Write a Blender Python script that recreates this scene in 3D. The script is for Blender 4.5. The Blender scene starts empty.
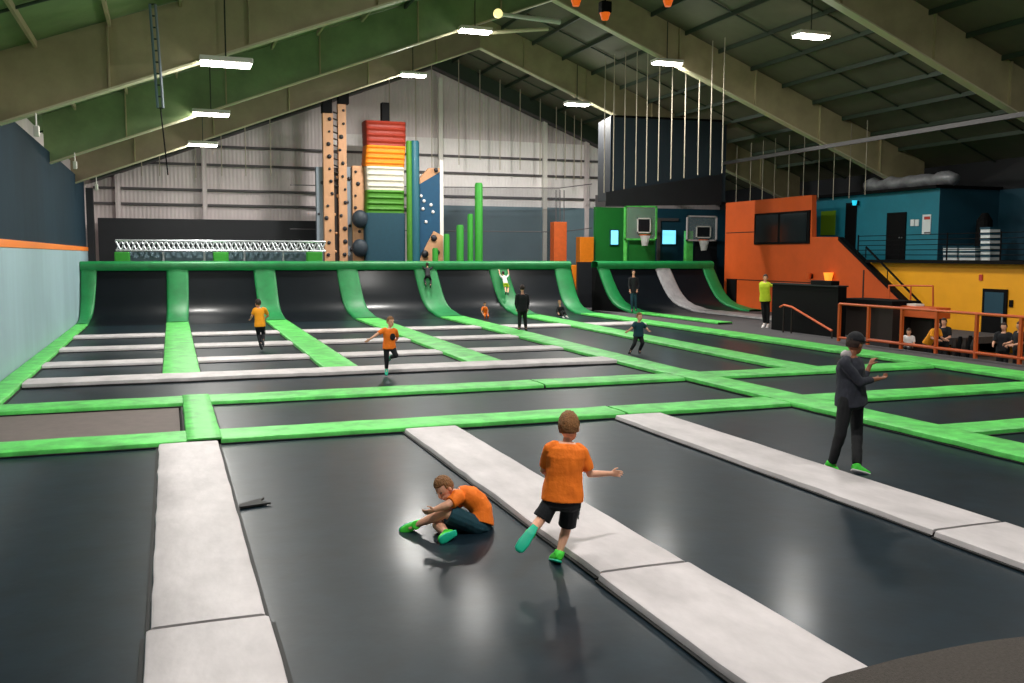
import bpy, bmesh, math, random
from mathutils import Vector, Matrix, noise
random.seed(7)
S = bpy.context.scene
COL = S.collection
V = Vector
# ------------------------------------------------------------------ camera
F, YAW, PIT, ROLL, H = 935.5, .351766, .0918317, .00201, 2.7
cy, sy, cp, sp = math.cos(YAW), math.sin(YAW), math.cos(PIT), math.sin(PIT)
FWD = V((sy*cp, cy*cp, -sp)); R0 = V((cy, -sy, 0)); U0 = R0.cross(FWD)
RT = math.cos(ROLL)*R0 + math.sin(ROLL)*U0
UP = -math.sin(ROLL)*R0 + math.cos(ROLL)*U0
CAM = V((0, 0, H))
def ray(u, v): return FWD + (u-512)/F*RT + (341.5-v)/F*UP
def at(u, v, y): d = ray(u, v); return CAM + d*(y/d.y)          # survey: photo point -> world, at depth y
def atx(u, v, x): d = ray(u, v); return CAM + d*(x/d.x)
def atz(u, v, z=0.0): d = ray(u, v); return CAM + d*((z-H)/d.z)
cam_d = bpy.data.cameras.new('camera'); cam = bpy.data.objects.new('camera', cam_d); COL.objects.link(cam)
cam_d.sensor_width = 36; cam_d.lens = F*36/1024; cam_d.clip_end = 300; cam_d.clip_start = .05
m = Matrix((RT, UP, -FWD)).transposed().to_4x4(); m.translation = CAM; cam.matrix_world = m
S.camera = cam
S.view_settings.view_transform = 'Standard'; S.view_settings.look = 'None'
S.view_settings.gamma = 1; S.view_settings.use_curve_mapping = False
S.view_settings.exposure = 0.0

# ------------------------------------------------------------------ materials
def lin(c):
    return tuple(((x/255)/12.92 if x/255 <= .04045 else ((x/255+.055)/1.055)**2.4) for x in c)+(1,)
MATS = {}
def mat(name, rgb, rough=.6, metal=0, vary=.0, scale=6, bump=0, bscale=60, spec=.5, kind=None, coat=None, stretch=None):
    m = bpy.data.materials.new(name); m.use_nodes = True; nt = m.node_tree; N = nt.nodes; L = nt.links
    b = N['Principled BSDF']; c = lin(rgb)
    b.inputs['Base Color'].default_value = c; b.inputs['Roughness'].default_value = rough
    b.inputs['Metallic'].default_value = metal
    if coat: b.inputs['Coat Weight'].default_value, b.inputs['Coat Roughness'].default_value = coat
    b.inputs['Specular IOR Level'].default_value = spec
    tc = N.new('ShaderNodeTexCoord'); mp = N.new('ShaderNodeMapping'); L.new(tc.outputs['Object'], mp.inputs['Vector'])
    if stretch: mp.inputs['Scale'].default_value = stretch
    nz = N.new('ShaderNodeTexNoise'); nz.inputs['Scale'].default_value = scale; nz.inputs['Detail'].default_value = 6
    nz.inputs['Roughness'].default_value = .65
    L.new(mp.outputs['Vector'], nz.inputs['Vector'])
    rp = N.new('ShaderNodeValToRGB'); L.new(nz.outputs['Fac'], rp.inputs['Fac'])
    lo = 1-vary; hi = 1+vary
    rp.color_ramp.elements[0].position = .3; rp.color_ramp.elements[1].position = .7
    rp.color_ramp.elements[0].color = (c[0]*lo, c[1]*lo, c[2]*lo, 1); rp.color_ramp.elements[1].color = (min(1, c[0]*hi), min(1, c[1]*hi), min(1, c[2]*hi), 1)
    L.new(rp.outputs['Color'], b.inputs['Base Color'])
    if bump:
        nb = N.new('ShaderNodeTexNoise'); nb.inputs['Scale'].default_value = bscale; nb.inputs['Detail'].default_value = 4
        L.new(mp.outputs['Vector'], nb.inputs['Vector'])
        bp = N.new('ShaderNodeBump'); bp.inputs['Strength'].default_value = bump; bp.inputs['Distance'].default_value = .02
        L.new(nb.outputs['Fac'], bp.inputs['Height']); L.new(bp.outputs['Normal'], b.inputs['Normal'])
    MATS[name] = m; return m
def emit(name, rgb, power):
    m = bpy.data.materials.new(name); m.use_nodes = True; b = m.node_tree.nodes['Principled BSDF']
    b.inputs['Base Color'].default_value = lin(rgb); b.inputs['Emission Color'].default_value = lin(rgb); b.inputs['Emission Strength'].default_value = power
    return m
def ribbed(m, axis_scale, strength, dist=.03, direction='X'):
    nt = m.node_tree; N = nt.nodes; L = nt.links; b = N['Principled BSDF']
    tc = N.new('ShaderNodeTexCoord'); w = N.new('ShaderNodeTexWave'); w.bands_direction = direction; w.inputs['Scale'].default_value = axis_scale
    w.inputs['Distortion'].default_value = 0.3; L.new(tc.outputs['Object'], w.inputs['Vector'])
    bp = N.new('ShaderNodeBump'); bp.inputs['Strength'].default_value = strength; bp.inputs['Distance'].default_value = dist
    L.new(w.outputs['Fac'], bp.inputs['Height']); L.new(bp.outputs['Normal'], b.inputs['Normal'])
    return m
M = dict(
 bed=mat('trampoline_mesh', (18, 33, 42), .42, vary=.3, scale=2.2, bump=.16, bscale=3.0, spec=.12, coat=(.16, .18)),
 bedbrown=mat('brown_foam_cover', (104, 92, 88), .75, vary=.12, scale=5),
 rampbed=mat('ramp_mesh', (14, 19, 24), .4, vary=.12, scale=2, bump=.05, bscale=3, spec=.1, coat=(.16, .2)),
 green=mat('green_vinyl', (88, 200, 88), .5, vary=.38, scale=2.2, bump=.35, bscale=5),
 greenshade=mat('green_vinyl_shaded', (12, 124, 62), .5, vary=.2, scale=2.2, bump=.3, bscale=4),  # darker copy of the pad green; shade on the steep ramp is in it
 white=mat('pale_grey_vinyl', (198, 191, 192), .55, vary=.2, scale=1.7, bump=.5, bscale=4, stretch=(1, .45, 1)),
 skirt=mat('black_skirt', (12, 13, 14), .7),
 greyramp=mat('grey_vinyl', (150, 148, 150), .6, vary=.2, scale=3, bump=.3, bscale=5),
 concrete=mat('dark_concrete', (60, 56, 54), .7, vary=.2, scale=1.5),
 carpet=mat('charcoal_carpet', (70, 64, 59), .95, vary=.3, scale=60, bump=.7, bscale=160),
 platform=mat('grey_platform_carpet', (74, 72, 74), .9, vary=.2, scale=12),
 wallgrey=mat('pale_blue_wall_pad', (152, 178, 188), .55, vary=.1, scale=.7, stretch=(1, 1, .25)),
 wallteal=mat('dark_teal_paint', (26, 46, 58), .85, spec=.15, vary=.15, scale=.8, stretch=(1, 1, .35)),
 orange=mat('orange_paint', (206, 84, 26), .55, vary=.08, scale=1.2),
 stripe=mat('orange_stripe', (245, 130, 40), .5),
 silver=ribbed(mat('silver_wall_sheet', (216, 204, 204), .55, .1, vary=.16, scale=.5, stretch=(1, 1, .6)), 1.6, .35),
 insul=ribbed(mat('lit_white_insulation', (242, 236, 234), .5, .0, vary=.1, scale=.6, stretch=(1, 1, .6)), 1.6, .3),
 girt=mat('dark_steel_girt', (84, 80, 82), .6),
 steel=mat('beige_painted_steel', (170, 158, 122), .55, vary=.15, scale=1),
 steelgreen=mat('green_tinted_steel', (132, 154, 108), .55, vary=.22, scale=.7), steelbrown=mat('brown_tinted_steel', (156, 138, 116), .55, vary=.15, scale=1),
 flange=mat('pale_painted_flange', (205, 198, 165), .45),
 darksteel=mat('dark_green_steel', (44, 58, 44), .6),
 roofL=mat('green_lit_olive_insulation', (120, 142, 92), .7, vary=.25, scale=.35, bump=.3, bscale=1.2),  # green bounce from below is put into this slope's olive colour
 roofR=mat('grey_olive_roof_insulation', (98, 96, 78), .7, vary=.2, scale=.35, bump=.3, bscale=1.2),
 blackboard=mat('black_panel', (16, 20, 26), .6, vary=.2, scale=2),
 bluegrey=mat('blue_grey_paint', (104, 128, 138), .6, vary=.08, scale=1),
 yellow=mat('yellow_orange_paint', (252, 172, 16), .55, vary=.07, scale=1),
 teal=mat('teal_paint', (22, 118, 138), .55, vary=.1, scale=1),
 tealdark=mat('deep_teal_paint', (20, 66, 84), .55, vary=.1, scale=1),
 greenwall=mat('green_paint', (22, 112, 40), .55, vary=.1, scale=1),
 blackgloss=mat('black_glass', (10, 14, 16), .15),
 black=mat('black_paint', (7, 7, 9), .7, spec=.15),
 brown=mat('dark_brown_laminate', (40, 27, 22), .6, vary=.1),
 orail=mat('orange_powder_coat', (214, 92, 36), .45),
 whitepaint=mat('white_paint', (226, 222, 214), .5),
 rope=mat('pale_rope', (178, 168, 150), .8),
 wood=mat('plywood', (196, 146, 108), .6, vary=.12, scale=3, stretch=(1, 1, .3)),
 greyboard=mat('grey_board', (128, 138, 148), .6),
 red=mat('brick_red_foam', (136, 38, 18), .6, vary=.1), amber=mat('amber_foam', (226, 124, 8), .6, vary=.08),
 cream=mat('cream_foam', (202, 194, 178), .6, vary=.08), leaf=mat('leaf_green_foam', (58, 118, 14), .6, vary=.1),
 petrol=mat('petrol_foam', (14, 60, 76), .6, vary=.1), cyl=mat('teal_foam', (10, 84, 98), .55),
 postgreen=mat('post_green_foam', (40, 140, 34), .6, vary=.1), blueboard=mat('blue_board', (16, 70, 102), .5, vary=.08),
 truss=mat('aluminium', (200, 205, 208), .35, .6), net=None,
 skin=mat('skin', (226, 168, 138), .55, vary=.05, scale=8), skindark=mat('brown_skin', (150, 92, 64), .55),
 shirt=mat('orange_cotton', (255, 122, 20), .8, vary=.12, scale=9, bump=.6, bscale=14),
 shirty=mat('amber_cotton', (250, 160, 20), .8, vary=.08, scale=9),
 blackcloth=mat('black_cotton', (20, 22, 28), .85, vary=.1, scale=10, bump=.5, bscale=14),
 tealcloth=mat('dark_teal_cotton', (16, 62, 74), .85, vary=.15, scale=10, bump=.5, bscale=14),
 hoodie=mat('charcoal_fleece', (46, 48, 58), .9, vary=.15, scale=10, bump=.6, bscale=12),
 hood=mat('pale_grey_fleece', (192, 182, 184), .9), pants=mat('black_denim', (10, 12, 17), .8, vary=.1, scale=10, bump=.4, bscale=12),
 shoeg=mat('bright_green_knit', (70, 220, 60), .6, vary=.1), shoet=mat('turquoise_rubber', (20, 190, 150), .5), shoed=mat('dark_shoe', (24, 30, 34), .6),
 hairb=mat('light_brown_hair', (134, 90, 50), .7, vary=.35, scale=40, bump=.8, bscale=60), haird=mat('dark_brown_hair', (48, 30, 22), .7, vary=.3, scale=40),
 hivis=mat('yellow_green_cloth', (200, 220, 40), .7, vary=.1), whitecloth=mat('white_cotton', (226, 222, 222), .8),
 eye=mat('dark_eye', (20, 16, 14), .2), lip=mat('lip', (176, 92, 84), .5),
 foamdark=mat('slate_foam', (30, 42, 52), .6), orangedull=mat('dull_orange_foam', (190, 84, 28), .6, vary=.15, scale=4),
 hold_dark=mat('dark_hold', (36, 34, 40), .5), sign=mat('white_sign', (225, 230, 232), .5), ink=mat('grey_ink', (90, 90, 95), .6), redink=mat('red_ink', (190, 60, 50), .6),
 greensign=mat('lime_sign', (110, 150, 20), .6),
 duct=mat('foil_duct', (150, 150, 156), .4, .3, vary=.25, scale=4),
)
M['lamp'] = emit('lamp_lens', (255, 250, 240), 26)
M['screen'] = emit('screen_glow', (120, 215, 245), 1.3)
M['amberlamp'] = emit('amber_lamp', (255, 160, 50), .9)
M['cyanlamp'] = emit('cyan_lamp', (40, 200, 230), 1.0)
M['globe'] = emit('warm_globe', (255, 236, 160), 1.2)
M['orangelamp'] = emit('orange_lens', (235, 100, 20), .6)
def netmat(name, rgb, alpha, sc=40):
    m = bpy.data.materials.new(name); m.use_nodes = True; nt = m.node_tree; N = nt.nodes; L = nt.links
    b = N['Principled BSDF']; b.inputs['Base Color'].default_value = lin(rgb); b.inputs['Roughness'].default_value = .9
    b.inputs['Alpha'].default_value = alpha; b.inputs['Specular IOR Level'].default_value = .1
    return m
M['net'] = netmat('black_net', (48, 58, 66), .9); M['netlight'] = netmat('thin_net', (60, 64, 70), .22)
M['basketnet'] = netmat('white_net', (220, 220, 215), .55)
M['glass'] = mat('tinted_window', (16, 24, 24), .12)
M['backboard'] = netmat('clear_backboard', (190, 200, 200), .18)

# ------------------------------------------------------------------ mesh helpers
class MB:
    def __init__(s): s.bm = bmesh.new()
    def box(s, x0, x1, y0, y1, z0, z1, bev=0, seg=2):
        vs = [s.bm.verts.new((x, y, z)) for z in (z0, z1) for y in (y0, y1) for x in (x0, x1)]
        fs = [s.bm.faces.new([vs[i] for i in q]) for q in ((0, 2, 3, 1), (4, 5, 7, 6), (0, 1, 5, 4), (2, 6, 7, 3), (0, 4, 6, 2), (1, 3, 7, 5))]
        if bev:
            es = list({e for f in fs for e in f.edges}); bmesh.ops.bevel(s.bm, geom=es, offset=bev, segments=seg, affect='EDGES', profile=.6)
        return s
    def prism(s, pts, d, bev=0):
        """polygon pts (3-D) extruded by vector d"""
        d = V(d); a = [s.bm.verts.new(V(p)) for p in pts]; b = [s.bm.verts.new(V(p)+d) for p in pts]; n = len(pts)
        fs = [s.bm.faces.new(a), s.bm.faces.new(b[::-1])]
        for i in range(n): fs.append(s.bm.faces.new((a[i], b[i], b[(i+1) % n], a[(i+1) % n])))
        if bev:
            es = list({e for f in fs for e in f.edges}); bmesh.ops.bevel(s.bm, geom=es, offset=bev, segments=2, affect='EDGES')
        return s
    def tube(s, pts, r, n=8, cap=True):
        pts = [V(p) for p in pts]; rs = r if isinstance(r, (list, tuple)) else [r]*len(pts); rings = []
        for i, p in enumerate(pts):
            t = (pts[min(i+1, len(pts)-1)]-pts[max(i-1, 0)]).normalized()
            a = t.cross(V((0, 0, 1)) if abs(t.z) < .9 else V((1, 0, 0))).normalized(); b = t.cross(a)
            rings.append([s.bm.verts.new(p+rs[i]*(math.cos(k*2*math.pi/n)*a+math.sin(k*2*math.pi/n)*b)) for k in range(n)])
        for A, B in zip(rings, rings[1:]):
            for k in range(n): s.bm.faces.new((A[k], A[(k+1) % n], B[(k+1) % n], B[k]))
        if cap: s.bm.faces.new(rings[0][::-1]); s.bm.faces.new(rings[-1])
        return s
    def capsule(s, a, b, ra, rb, n=12):
        a, b = V(a), V(b); t = (b-a); L = t.length
        t = t.normalized() if L > 1e-6 else V((0, 0, 1))
        pts = []; rs = []
        for k in range(1, 5):
            th = math.pi/2*(1-k/4); pts.append(a-t*ra*math.sin(th)); rs.append(max(ra*math.cos(th), 1e-4))
        for k in range(0, 4):
            th = math.pi/2*k/4*1.0; pts.append(b+t*rb*math.sin(th)); rs.append(rb*math.cos(th))
        return s._ringtube(pts, rs, t, n)
    def _ringtube(s, pts, rs, t, n):
        a = t.cross(V((0, 0, 1)) if abs(t.z) < .9 else V((1, 0, 0))).normalized(); b = t.cross(a); rings = []
        for p, r in zip(pts, rs): rings.append([s.bm.verts.new(p+r*(math.cos(k*2*math.pi/n)*a+math.sin(k*2*math.pi/n)*b)) for k in range(n)])
        for A, B in zip(rings, rings[1:]):
            for k in range(n): s.bm.faces.new((A[k], A[(k+1) % n], B[(k+1) % n], B[k]))
        s.bm.faces.new(rings[0][::-1]); s.bm.faces.new(rings[-1]); return s
    def cone(s, a, b, ra, rb, n=14): # flat ends
        a, b = V(a), V(b); return s._ringtube([a, b], [ra, rb], (b-a).normalized(), n)
    def ellipsoid(s, c, ax, ay, az, nu=16, nv=10, fn=None):
        c = V(c); rows = []
        top = s.bm.verts.new(c+V(az)); bot = s.bm.verts.new(c-V(az))
        for j in range(1, nv):
            th = math.pi*j/nv; row = []
            for i in range(nu):
                ph = 2*math.pi*i/nu; l = V((math.sin(th)*math.cos(ph), math.sin(th)*math.sin(ph), math.cos(th)))
                if fn: l = l*fn(l)
                row.append(s.bm.verts.new(c+V(ax)*l.x+V(ay)*l.y+V(az)*l.z))
            rows.append(row)
        for i in range(nu):
            s.bm.faces.new((top, rows[0][i], rows[0][(i+1) % nu])); s.bm.faces.new((bot, rows[-1][(i+1) % nu], rows[-1][i]))
        for A, B in zip(rows, rows[1:]):
            for i in range(nu): s.bm.faces.new((A[i], B[i], B[(i+1) % nu], A[(i+1) % nu]))
        return s
    def loft(s, secs, n=20, p=2.4):
        """secs: (centre, half-width vector, half-depth vector)"""
        rings = []
        for c, w, d in secs:
            r = []
            for k in range(n):
                a = 2*math.pi*k/n; x = math.copysign(abs(math.cos(a))**(2/p), math.cos(a)); y = math.copysign(abs(math.sin(a))**(2/p), math.sin(a))
                r.append(s.bm.verts.new(V(c)+V(w)*x+V(d)*y))
            rings.append(r)
        for A, B in zip(rings, rings[1:]):
            for k in range(n): s.bm.faces.new((A[k], A[(k+1) % n], B[(k+1) % n], B[k]))
        s.bm.faces.new(rings[0][::-1]); s.bm.faces.new(rings[-1]); return s
    def strip(s, rows):
        """grid surface through rows of points"""
        g = [[s.bm.verts.new(V(p)) for p in r] for r in rows]
        for A, B in zip(g, g[1:]):
            for i in range(len(A)-1): s.bm.faces.new((A[i], A[i+1], B[i+1], B[i]))
        return s
    def solid(s, rows_top, th):
        """slab: top surface grid + thickness downwards along vector th"""
        th = V(th); n = len(rows_top[0]); 
        a = [[s.bm.verts.new(V(p)) for p in r] for r in rows_top]; b = [[s.bm.verts.new(V(p)+th) for p in r] for r in rows_top]
        for A, B in zip(a, a[1:]):
            for i in range(n-1): s.bm.faces.new((A[i], A[i+1], B[i+1], B[i]))
        for A, B in zip(b, b[1:]):
            for i in range(n-1): s.bm.faces.new((A[i], B[i], B[i+1], A[i+1]))
        for r in (0, -1):
            for i in range(n-1):
                q = (a[r][i], b[r][i], b[r][i+1], a[r][i+1]); s.bm.faces.new(q if r == 0 else q[::-1])
        for c in (0, -1):
            for j in range(len(a)-1):
                q = (a[j][c], a[j+1][c], b[j+1][c], b[j][c]); s.bm.faces.new(q if c == 0 else q[::-1])
        return s
    def build(s, name, material, parent=None, smooth=False, fix=True):
        if fix: bmesh.ops.recalc_face_normals(s.bm, faces=s.bm.faces)
        me = bpy.data.meshes.new(name); s.bm.to_mesh(me); s.bm.free(); me.materials.append(material)
        if smooth:
            for p in me.polygons: p.use_smooth = True
        o = bpy.data.objects.new(name, me); COL.objects.link(o)
        if parent: o.parent = parent; o.matrix_parent_inverse = parent.matrix_world.inverted() if False else Matrix.Translation(-parent.location)
        return o
def tag(o, label, cat, group=None, kind=None):
    o['label'] = label; o['category'] = cat
    if group: o['group'] = group
    if kind: o['kind'] = kind
    return o
def thing(name, label, cat, loc, group=None):
    o = bpy.data.objects.new(name, None); COL.objects.link(o); o.location = loc; o.empty_display_size = .2
    return tag(o, label, cat, group)
def struct(o): o['kind'] = 'structure'; return o
def angle_smooth(o, deg=40):
    o.data.shade_smooth() if hasattr(o.data, 'shade_smooth') else None
    try: o.data.set_sharp_from_angle(angle=math.radians(deg))
    except Exception: pass
    return o

# ------------------------------------------------------------------ court plan
NEAR = {0: (-3.42, -2.94), 1: (-.20, .62), 2: (3.40, 4.25), 3: (7.05, 7.95), 4: (10.7, 11.5), 5: (14.0, 14.9), 6: (17.75, 18.8), 7: (20.6, 21.6), 8: (24.2, 25.2), 9: (27.2, 27.9)}
FAR = {0: (-3.42, -3.0), 1: (-.12, .74), 2: (3.75, 4.62), 3: (7.5, 8.5), 4: (11.25, 12.35), 5: (15.0, 16.0), 6: (18.05, 18.95), 7: (20.9, 21.7), 8: (24.4, 25.3), 9: (27.1, 27.85)}
TOP = {0: (-3.4, -2.85), 1: (-.06, .86), 2: (3.63, 4.6), 3: (7.38, 8.37), 4: (11.07, 12.21), 5: (14.88, 15.88), 6: (18.4, 19.3), 7: (20.82, 21.45), 8: (24.14, 25.04), 9: (27.0, 27.7)}
TOP = {k: (a*.973 if k else a, b*.973) for k, (a, b) in TOP.items()}
def XE(k, e, y):
    t = min(max((y-20)/21, 0), 1.0)
    return NEAR[k][e]*(1-t)+FAR[k][e]*t
PROF = [(39.6, -.055), (40.4, -.03), (41.0, .05), (41.4, .16), (41.75, .36), (42.02, .64), (42.24, .98), (42.44, 1.36), (42.62, 1.74), (42.8, 2.14)]
def XR(k, e, y):       # strip edge on the ramp
    t = min(max((y-41)/1.8, 0), 1.0)
    return XE(k, e, 41)*(1-t)+TOP[k][e]*t if y > 41 else XE(k, e, y)
PZ = -.075
def wob(i, j, a=.012): return a*noise.noise(V((i*1.7, j*1.3, 3.1)))
DENTS = [(8.25, 9.95, .03, .6), (3.1, 7.75, .015, .4), (2.5, 8.7, .012, .6)]
def dent(x, y):
    z = 0
    for cx, cy_, d, r in DENTS: z -= d*math.exp(-((x-cx)**2+(y-cy_)**2)/(r*r))
    return z
def bed(label, xa, xb, y0, y1, group=None, material=None, nx=None, ny=None):
    """trampoline bed between two x-edge functions"""
    ny = ny or max(2, int((y1-y0)/.25)); nx = nx or max(3, int(abs(xb(y0)-xa(y0))/.25))
    t = thing('trampoline_bed', label, 'trampoline', (xa(y0)*.5+xb(y0)*.5, (y0+y1)/2, 0), group)
    rows = []
    g = .03
    for j in range(ny+1):
        y = y0+g+(y1-y0-2*g)*j/ny; r = []
        for i in range(nx+1):
            x = xa(y)+g+(xb(y)-xa(y)-2*g)*i/nx
            ed = min(i, nx-i, j, ny-j)
            r.append((x, y, dent(x, y)*(1 if ed else 0)+PZ+.004*noise.noise(V((x*.9, y*.9, 0)))))
        rows.append(r)
    MB().solid(rows, (0, 0, -.012)).build('bed_mesh', material or M['bed'], t, smooth=False)
    f = MB()
    for (a, b, c, d) in ((0, 0, 1, 0), (0, 1, 1, 1), (0, 0, 0, 1), (1, 0, 1, 1)):
        p = []
        for q in ((a, b), (c, d)):
            y = (y0, y1)[q[1]]; x = (xa(y), xb(y))[q[0]]; p.append((x, y, PZ-.05))
        f.tube(p, .03, 6)
    f.build('steel_frame', M['black'], t)
    for p in t.children:
        if p.name.startswith('bed_mesh'): angle_smooth(p, 60)
    return t
def padlong(name, label, k, y0, y1, material, group, z=.075, e0=0, e1=0, dx=0, cat='pad', skirt=True, grip=0):
    """pad running in depth along strip k"""
    t = thing(name, label, cat, ((XE(k, 0, y0)+XE(k, 1, y0))/2, (y0+y1)/2, 0), group)
    n = max(2, int((y1-y0)/.35)); rows = []
    for j in range(n+1):
        y = y0+(y1-y0)*j/n; a, b = XE(k, 0, y)+e0, XE(k, 1, y)+e1; w = b-a
        s = 1.0
        r = []
        for q, zz in ((0, -.045), (.012, -.008), (.04, .002), (.3, .004), (.5, .005), (.7, .004), (.96, .002), (.988, -.008), (1, -.045)):
            ww = wob(j, q*3+k, .014) if 0 < j < n else 0
            r.append((a+w*q+wob(j, k+(5 if q > .5 else 0), .016), y, PZ+z+zz+ww*.5))
        rows.append(r)
    o = MB().solid(rows, (0, 0, -.028)).build('vinyl_cover', material, t, smooth=True); angle_smooth(o, 50)
    if skirt:
        rows = [[(XE(k, 0, y)+e0-.035, y, PZ+.018), (XE(k, 1, y)+e1+.035, y, PZ+.018)] for y in [y0+(y1-y0)*j/n for j in range(n+1)]]
        MB().solid(rows, (0, 0, -.012)).build('black_skirt', M['skirt'], t)
    return t
def padcross(name, label, xa, xb, y0, y1, material, group, z=.085, tilt=0, cat='pad', dy=0):
    t = thing(name, label, cat, ((xa+xb)/2, (y0+y1)/2, 0), group)
    n = max(2, int((xb-xa)/.4)); rows = []
    for j in range(n+1):
        x = xa+(xb-xa)*j/n; r = []
        o1 = wob(j, y0, .03); 
        for q, zz in ((0, -.05), (.015, -.01), (.06, .002), (.3, .006), (.5, .007), (.7, .006), (.94, .002), (.985, -.01), (1, -.05)):
            r.append((x, y0+(y1-y0)*q+o1+dy*j/n, PZ+z+zz+wob(j, q*4, .012)))
        rows.append(r)
    o = MB().solid(rows, (0, 0, -.028)).build('vinyl_cover', material, t, smooth=True); angle_smooth(o, 50)
    MB().box(xa, xb, y0-.04, y1+.03, PZ+.004, PZ+.02).build('black_skirt', M['skirt'], t)
    return t
# deep floor and platforms
struct(MB().box(-4.2, 36, -8, 53, -.95, -.75).build('floor', M['concrete']))
struct(MB().box(18.8, 20.35, 4, 40, -.3, -.045).build('platform_walkway', M['platform']))
struct(MB().box(20.3, 28, 24.6, 46, -.3, -.07).build('platform_deck', M['platform']))
struct(MB().box(-3.45, 18.8, -4, 44, -.5, -.32).build('pit_floor', M['skirt']))

cs = ['wall', 'first', 'second', 'third', 'fourth', 'fifth', 'sixth']
# walkway pads in the foreground
for k, nm in ((1, 'nearest the blue wall'), (2, 'beside the two boys'), (3, 'beside the hooded adult')):
    padlong('walkway_pad', 'long pale grey walkway pad '+nm+', running up to green pad', k, 7.08, 14.12, M['white'], 'pale grey walkway pads', cat='pad')
    padlong('walkway_pad', 'pale grey walkway pad '+nm+', piece nearer than the seam', k, -1.0, 7.03, M['white'], 'pale grey walkway pads', e0=-.03, e1=.03)
# front green cross pads
SEG = [(-3.4, .2), (.66, 7.3), (7.35, 10.68), (11.5, 17.7)]
nmf = ['front green cross pad from the pale blue wall to the first grey walkway', 'front green cross pad behind the running boy, between first and third walkways', 'front green cross pad from third walkway to the long fourth green strip', 'front green cross pad passing behind the adult in grey hoodie']
for (a, b), l in zip(SEG, nmf): padcross('safety_pad', l, a, b, 14.2, 15.05, M['green'], 'green cross pads')
nmb = ['rear green cross pad beside brown foam cover, by the blue wall', 'rear green cross pad across the middle, from green square to third strip', 'rear green cross pad, short length meeting the fourth green strip', 'rear green cross pad reaching the outer edge strip near the railing']
for (a, b), l in zip(SEG, nmb): padcross('safety_pad', l, a, b, 17.95, 18.85, M['green'], 'green cross pads')
padlong('safety_pad', 'square green pad joining both cross pads beside the brown cover', 1, 14.22, 18.82, M['green'], 'green linking pads', z=.1, e0=.38, e1=.06)
padcross('safety_pad', 'short green cross pad at the frame edge beyond the adult in hoodie', 11.45, 17.7, 10.9, 11.6, M['green'], 'green cross pads')
padlong('safety_pad', 'green strip pad passing behind the adult, front length of fourth strip', 4, 3, 14.6, M['green'], 'green strip pads', z=.1)
padlong('safety_pad', 'green strip pad linking front and rear cross pads, fourth strip', 4, 14.6, 18.9, M['green'], 'green strip pads', z=.1)
padlong('safety_pad', 'outer green edge pad beside the orange railing, running front to back', 6, 4, 39.8, M['green'], 'green strip pads', z=.1)
padlong('safety_pad', 'thin green edge pad in front of the grey ramp strip, far side', 7, 32.5, 39.5, M['green'], 'green strip pads', z=.1, e1=-.2)
# strips back to the ramp
for k, nm in ((1, 'first'), (2, 'second'), (3, 'third')):
    padlong('safety_pad', f'green strip pad on court floor, {nm} from the wall, up to ramp foot', k, 22.45, 39.7, M['green'], 'green strip pads', z=.09)
padlong('safety_pad', 'green strip pad beside the standing dark figure, fourth from the wall', 4, 18.9, 39.7, M['green'], 'green strip pads', z=.09)
padlong('safety_pad', 'green strip pad passing behind the child in teal shirt, fifth strip', 5, 18.6, 39.7, M['green'], 'green strip pads', z=.09)
padlong('safety_pad', 'green edge pad on the floor along foot of the pale blue wall', 0, 10, 39.7, M['green'], 'green strip pads', z=.09)
# white bars
padcross('cross_bar_pad', 'pale cross pad nearest the camera, running unbroken from wall to fourth strip', -2.9, 10.75, 21.45, 22.4, M['white'], 'pale cross pads', z=.11)
rows = [((25.1, 26.0), 'second'), ((29.1, 30.1), 'third'), ((33.4, 34.5), 'fourth')]
cols = [(0, 1, 'between wall and first green strip'), (1, 2, 'between first and second green strips'), (2, 3, 'between second and third green strips'), (3, 4, 'between third and fourth green strips')]
for (y0, y1), rn in rows:
    for a, b, cn in cols:
        padcross('cross_bar_pad', f'short pale cross pad {cn}, {rn} row from front', XE(a, 1, y0)+.01, XE(b, 0, y0)-.01, y0, y1, M['white'], 'pale cross pads', z=.08)
for a, b, l in ((4, 5, 'short pale cross pad behind standing dark figure, between fourth and fifth strips'), (5, 6, 'short pale cross pad behind child in teal shirt, at outer strip')):
    padcross('cross_bar_pad', l, XE(a, 1, 33.4)+.01, XE(b, 0, 33.4)-.01, 33.2, 34.4, M['white'], 'pale cross pads', z=.08)
# beds
def E(k, e): return lambda y: XE(k, e, y)
def K(x): return lambda y: x
fr = [(0, 1, 'large black trampoline bed between pale blue wall and first grey walkway'), (1, 2, 'large black trampoline bed where the boy sits, between first and second walkways'), (2, 3, 'large black trampoline bed between second and third grey walkways'), (3, 4, 'large black trampoline bed under the adult in grey hoodie')]
for a, b, l in fr: bed(l, E(a, 1) if a else K(-3.3), E(b, 0), -1, 14.2, 'front trampoline beds')
bed('black trampoline bed at the frame edge in front of the short green pad', E(4, 1), E(6, 0), 4, 10.9, 'front trampoline beds')
bed('black trampoline bed to the right of the adult, between two green cross pads', E(4, 1), E(6, 0), 11.6, 14.2, 'front trampoline beds')
bed('brown foam cover panel beside the wall, framed by green pads', K(-3.3), K(.14), 15.05, 17.95, None, M['bedbrown'])
bed('long narrow black trampoline lane between front and rear green cross pads', K(.68), E(4, 0), 15.05, 17.95, 'lane trampoline beds')
bed('dark trampoline bed behind the adult, between the two green cross pads', E(4, 1), E(6, 0), 15.05, 17.95, 'lane trampoline beds')
bed('long black trampoline lane between rear green pad and nearest pale bar', E(0, 1), E(4, 0), 18.85, 21.45, 'lane trampoline beds')
ry = [((22.4, 25.1), 'first'), ((26.0, 29.1), 'second'), ((30.1, 33.4), 'third'), ((34.5, 39.6), 'fourth')]
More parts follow.
